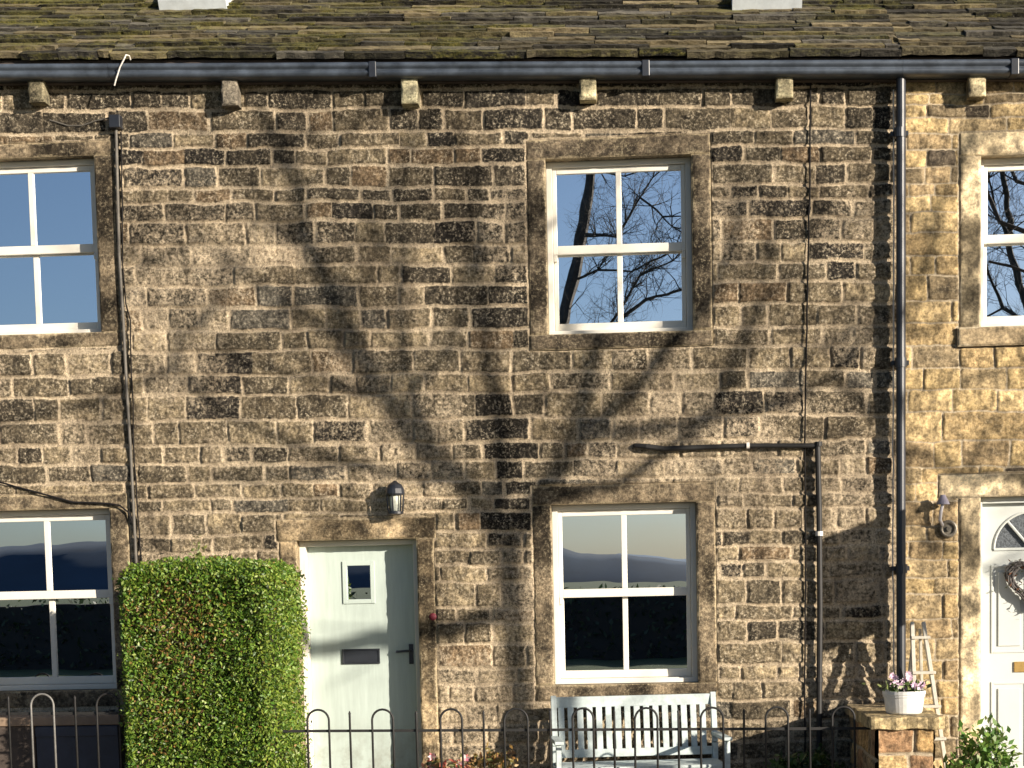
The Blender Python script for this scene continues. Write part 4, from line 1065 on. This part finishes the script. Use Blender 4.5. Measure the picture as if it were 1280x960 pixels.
# trees behind the camera, mirrored in the upper windows
def refl(x, y, d_):
    p = px(x, y, -.15); c_ = np.array([CAM[0], .3-CAM[1], CAM[2]]); v = p-c_; t = (-d_-c_[1])/v[1]; q = c_+v*t; return tuple(q)
def rtree(label, strokes, d_, seed, tn, L0, depth, k=1):
    rng = random.Random(seed); base = refl(*strokes[0][0][0], d_)
    T = thing('bare_tree', label, 'tree', (base[0], base[1], 0), 0, 'bare winter trees across the road')
    f = lambda x, y: (lambda r: (r[0], r[1]+.6*math.sin(x*.02+y*.013), r[2]))(refl(x, y, d_))
    tree_from_strokes(T, strokes, f, rng, tn, L0, depth, .012)
    b0 = f(*strokes[0][0][0]); r_ = strokes[0][1]
    MB().tube([(b0[0], b0[1], -.3), (b0[0]+.1, b0[1], b0[2]*.5), b0], [r_*1.6, r_*1.15, r_], 10).build('trunk_base', M['bark'], T)
rtree('leafless tree with a dark bare stem mirrored in the upper middle window', [
 ([(676,640),(684,500),(697,430),(706,400),(716,350),(727,290),(733,240),(738,200),(745,140)], .14, .10, .25),
 ([(700,420),(720,300),(790,420)], .02, .02, 0)][:1]+[
 ([(690,470),(740,440),(778,398),(805,378),(850,362),(900,350)], .05, .02, 2.5),
 ([(760,410),(800,350),(840,330),(870,300)], .03, .012, 3),
 ([(716,350),(750,340),(790,345),(840,318),(880,290)], .025, .01, 3),
 ([(727,290),(770,300),(800,250),(815,225),(850,200)], .035, .012, 3),
 ([(800,250),(840,290),(860,300)], .02, .01, 3), ([(738,200),(780,215),(830,205)], .02, .01, 2.4)], 21, 4, 4.6, .85, 2)
rtree('leafless tree crowded with branches mirrored in the right upper window', [
 ([(1320,640),(1310,480),(1290,380),(1270,300),(1255,230),(1240,160)], .12, .05, 1.6),
 ([(1300,420),(1262,380),(1240,330),(1225,290)], .05, .02, 2.2), ([(1290,380),(1330,320),(1350,240)], .05, .02, 2),
 ([(1270,300),(1240,260),(1228,210)], .035, .015, 2.2), ([(1262,380),(1235,395),(1215,380)], .03, .015, 2.2), ([(1310,460),(1260,430),(1225,420)], .03, .015, 1.6)], 23, 9, 5.0, .95, 2)

# ------------------------------------------------------------------ ground, road, far side
def sheet(name, x0, x1, y0, y1, z, mat, lab=None):
    o = MB().box(x0, x1, y0, y1, z-.3, z).build(name, mat, origin=((x0+x1)/2, (y0+y1)/2, z)); o['kind'] = 'structure'; return o
m = MB(); m.v = [(-4000,-4000,-.02),(4000,-4000,-.02),(4000,4000,-.02),(-4000,4000,-.02)]; m.f = [(0,1,2,3)]
o = m.build('ground', M['grass']); o['kind'] = 'structure'
sheet('garden_path', -6, 6, -2.0, .25, -.004, M['flag'])
sheet('pavement', -60, 60, -4.2, -2.02, .0, M['flag'])
sheet('road', -60, 60, -11.5, -4.25, -.012, M['road'])
# far ridge line seen in the glass
def ridge(name, prof, y, mat, dep):
    m = MB(); xs_ = np.arange(-2600, 2601, 20.0); zs_ = np.interp(xs_, [p_[0] for p_ in prof], [p_[1] for p_ in prof])
    zs_ = zs_+2.0*np.sin(xs_*.013)+1.0*np.sin(xs_*.041)
    for x, z in zip(xs_, zs_): m.v += [(x, y, -5), (x, y-dep*.4, z*.75), (x, y-dep, z), (x, y-dep*2, z*.3)]
    for i in range(len(xs_)-1):
        for k in range(3): q = i*4+k; m.f.append((q, q+4, q+5, q+1))
    o = m.build(name, mat, smooth=True); o['kind'] = 'structure'
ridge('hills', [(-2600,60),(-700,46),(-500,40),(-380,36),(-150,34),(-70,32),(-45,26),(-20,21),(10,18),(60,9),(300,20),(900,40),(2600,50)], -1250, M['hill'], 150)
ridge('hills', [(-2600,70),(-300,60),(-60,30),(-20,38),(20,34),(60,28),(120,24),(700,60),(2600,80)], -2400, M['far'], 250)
fh = thing('reflection_hedge', 'long dark hedge added across the road to darken the reflections in the lower windows', 'hedge', (0, -26, 0))  # unseen hedge added so the lower panes mirror something near-black
MB().box(-40, 40, -26.6, -25.4, -.1, 1.45).build('branch_core', M['dark'], fh)
m = MB(); leaves(m, lambda: (random.uniform(-30, 30), random.choice([-25.35+random.gauss(0, .08), random.uniform(-26.6, -25.4)]), random.uniform(0, 1.6)), 14000, .08, lambda p: jitcol((.03, .05, .02))); leafobj(m, 'foliage', fh)
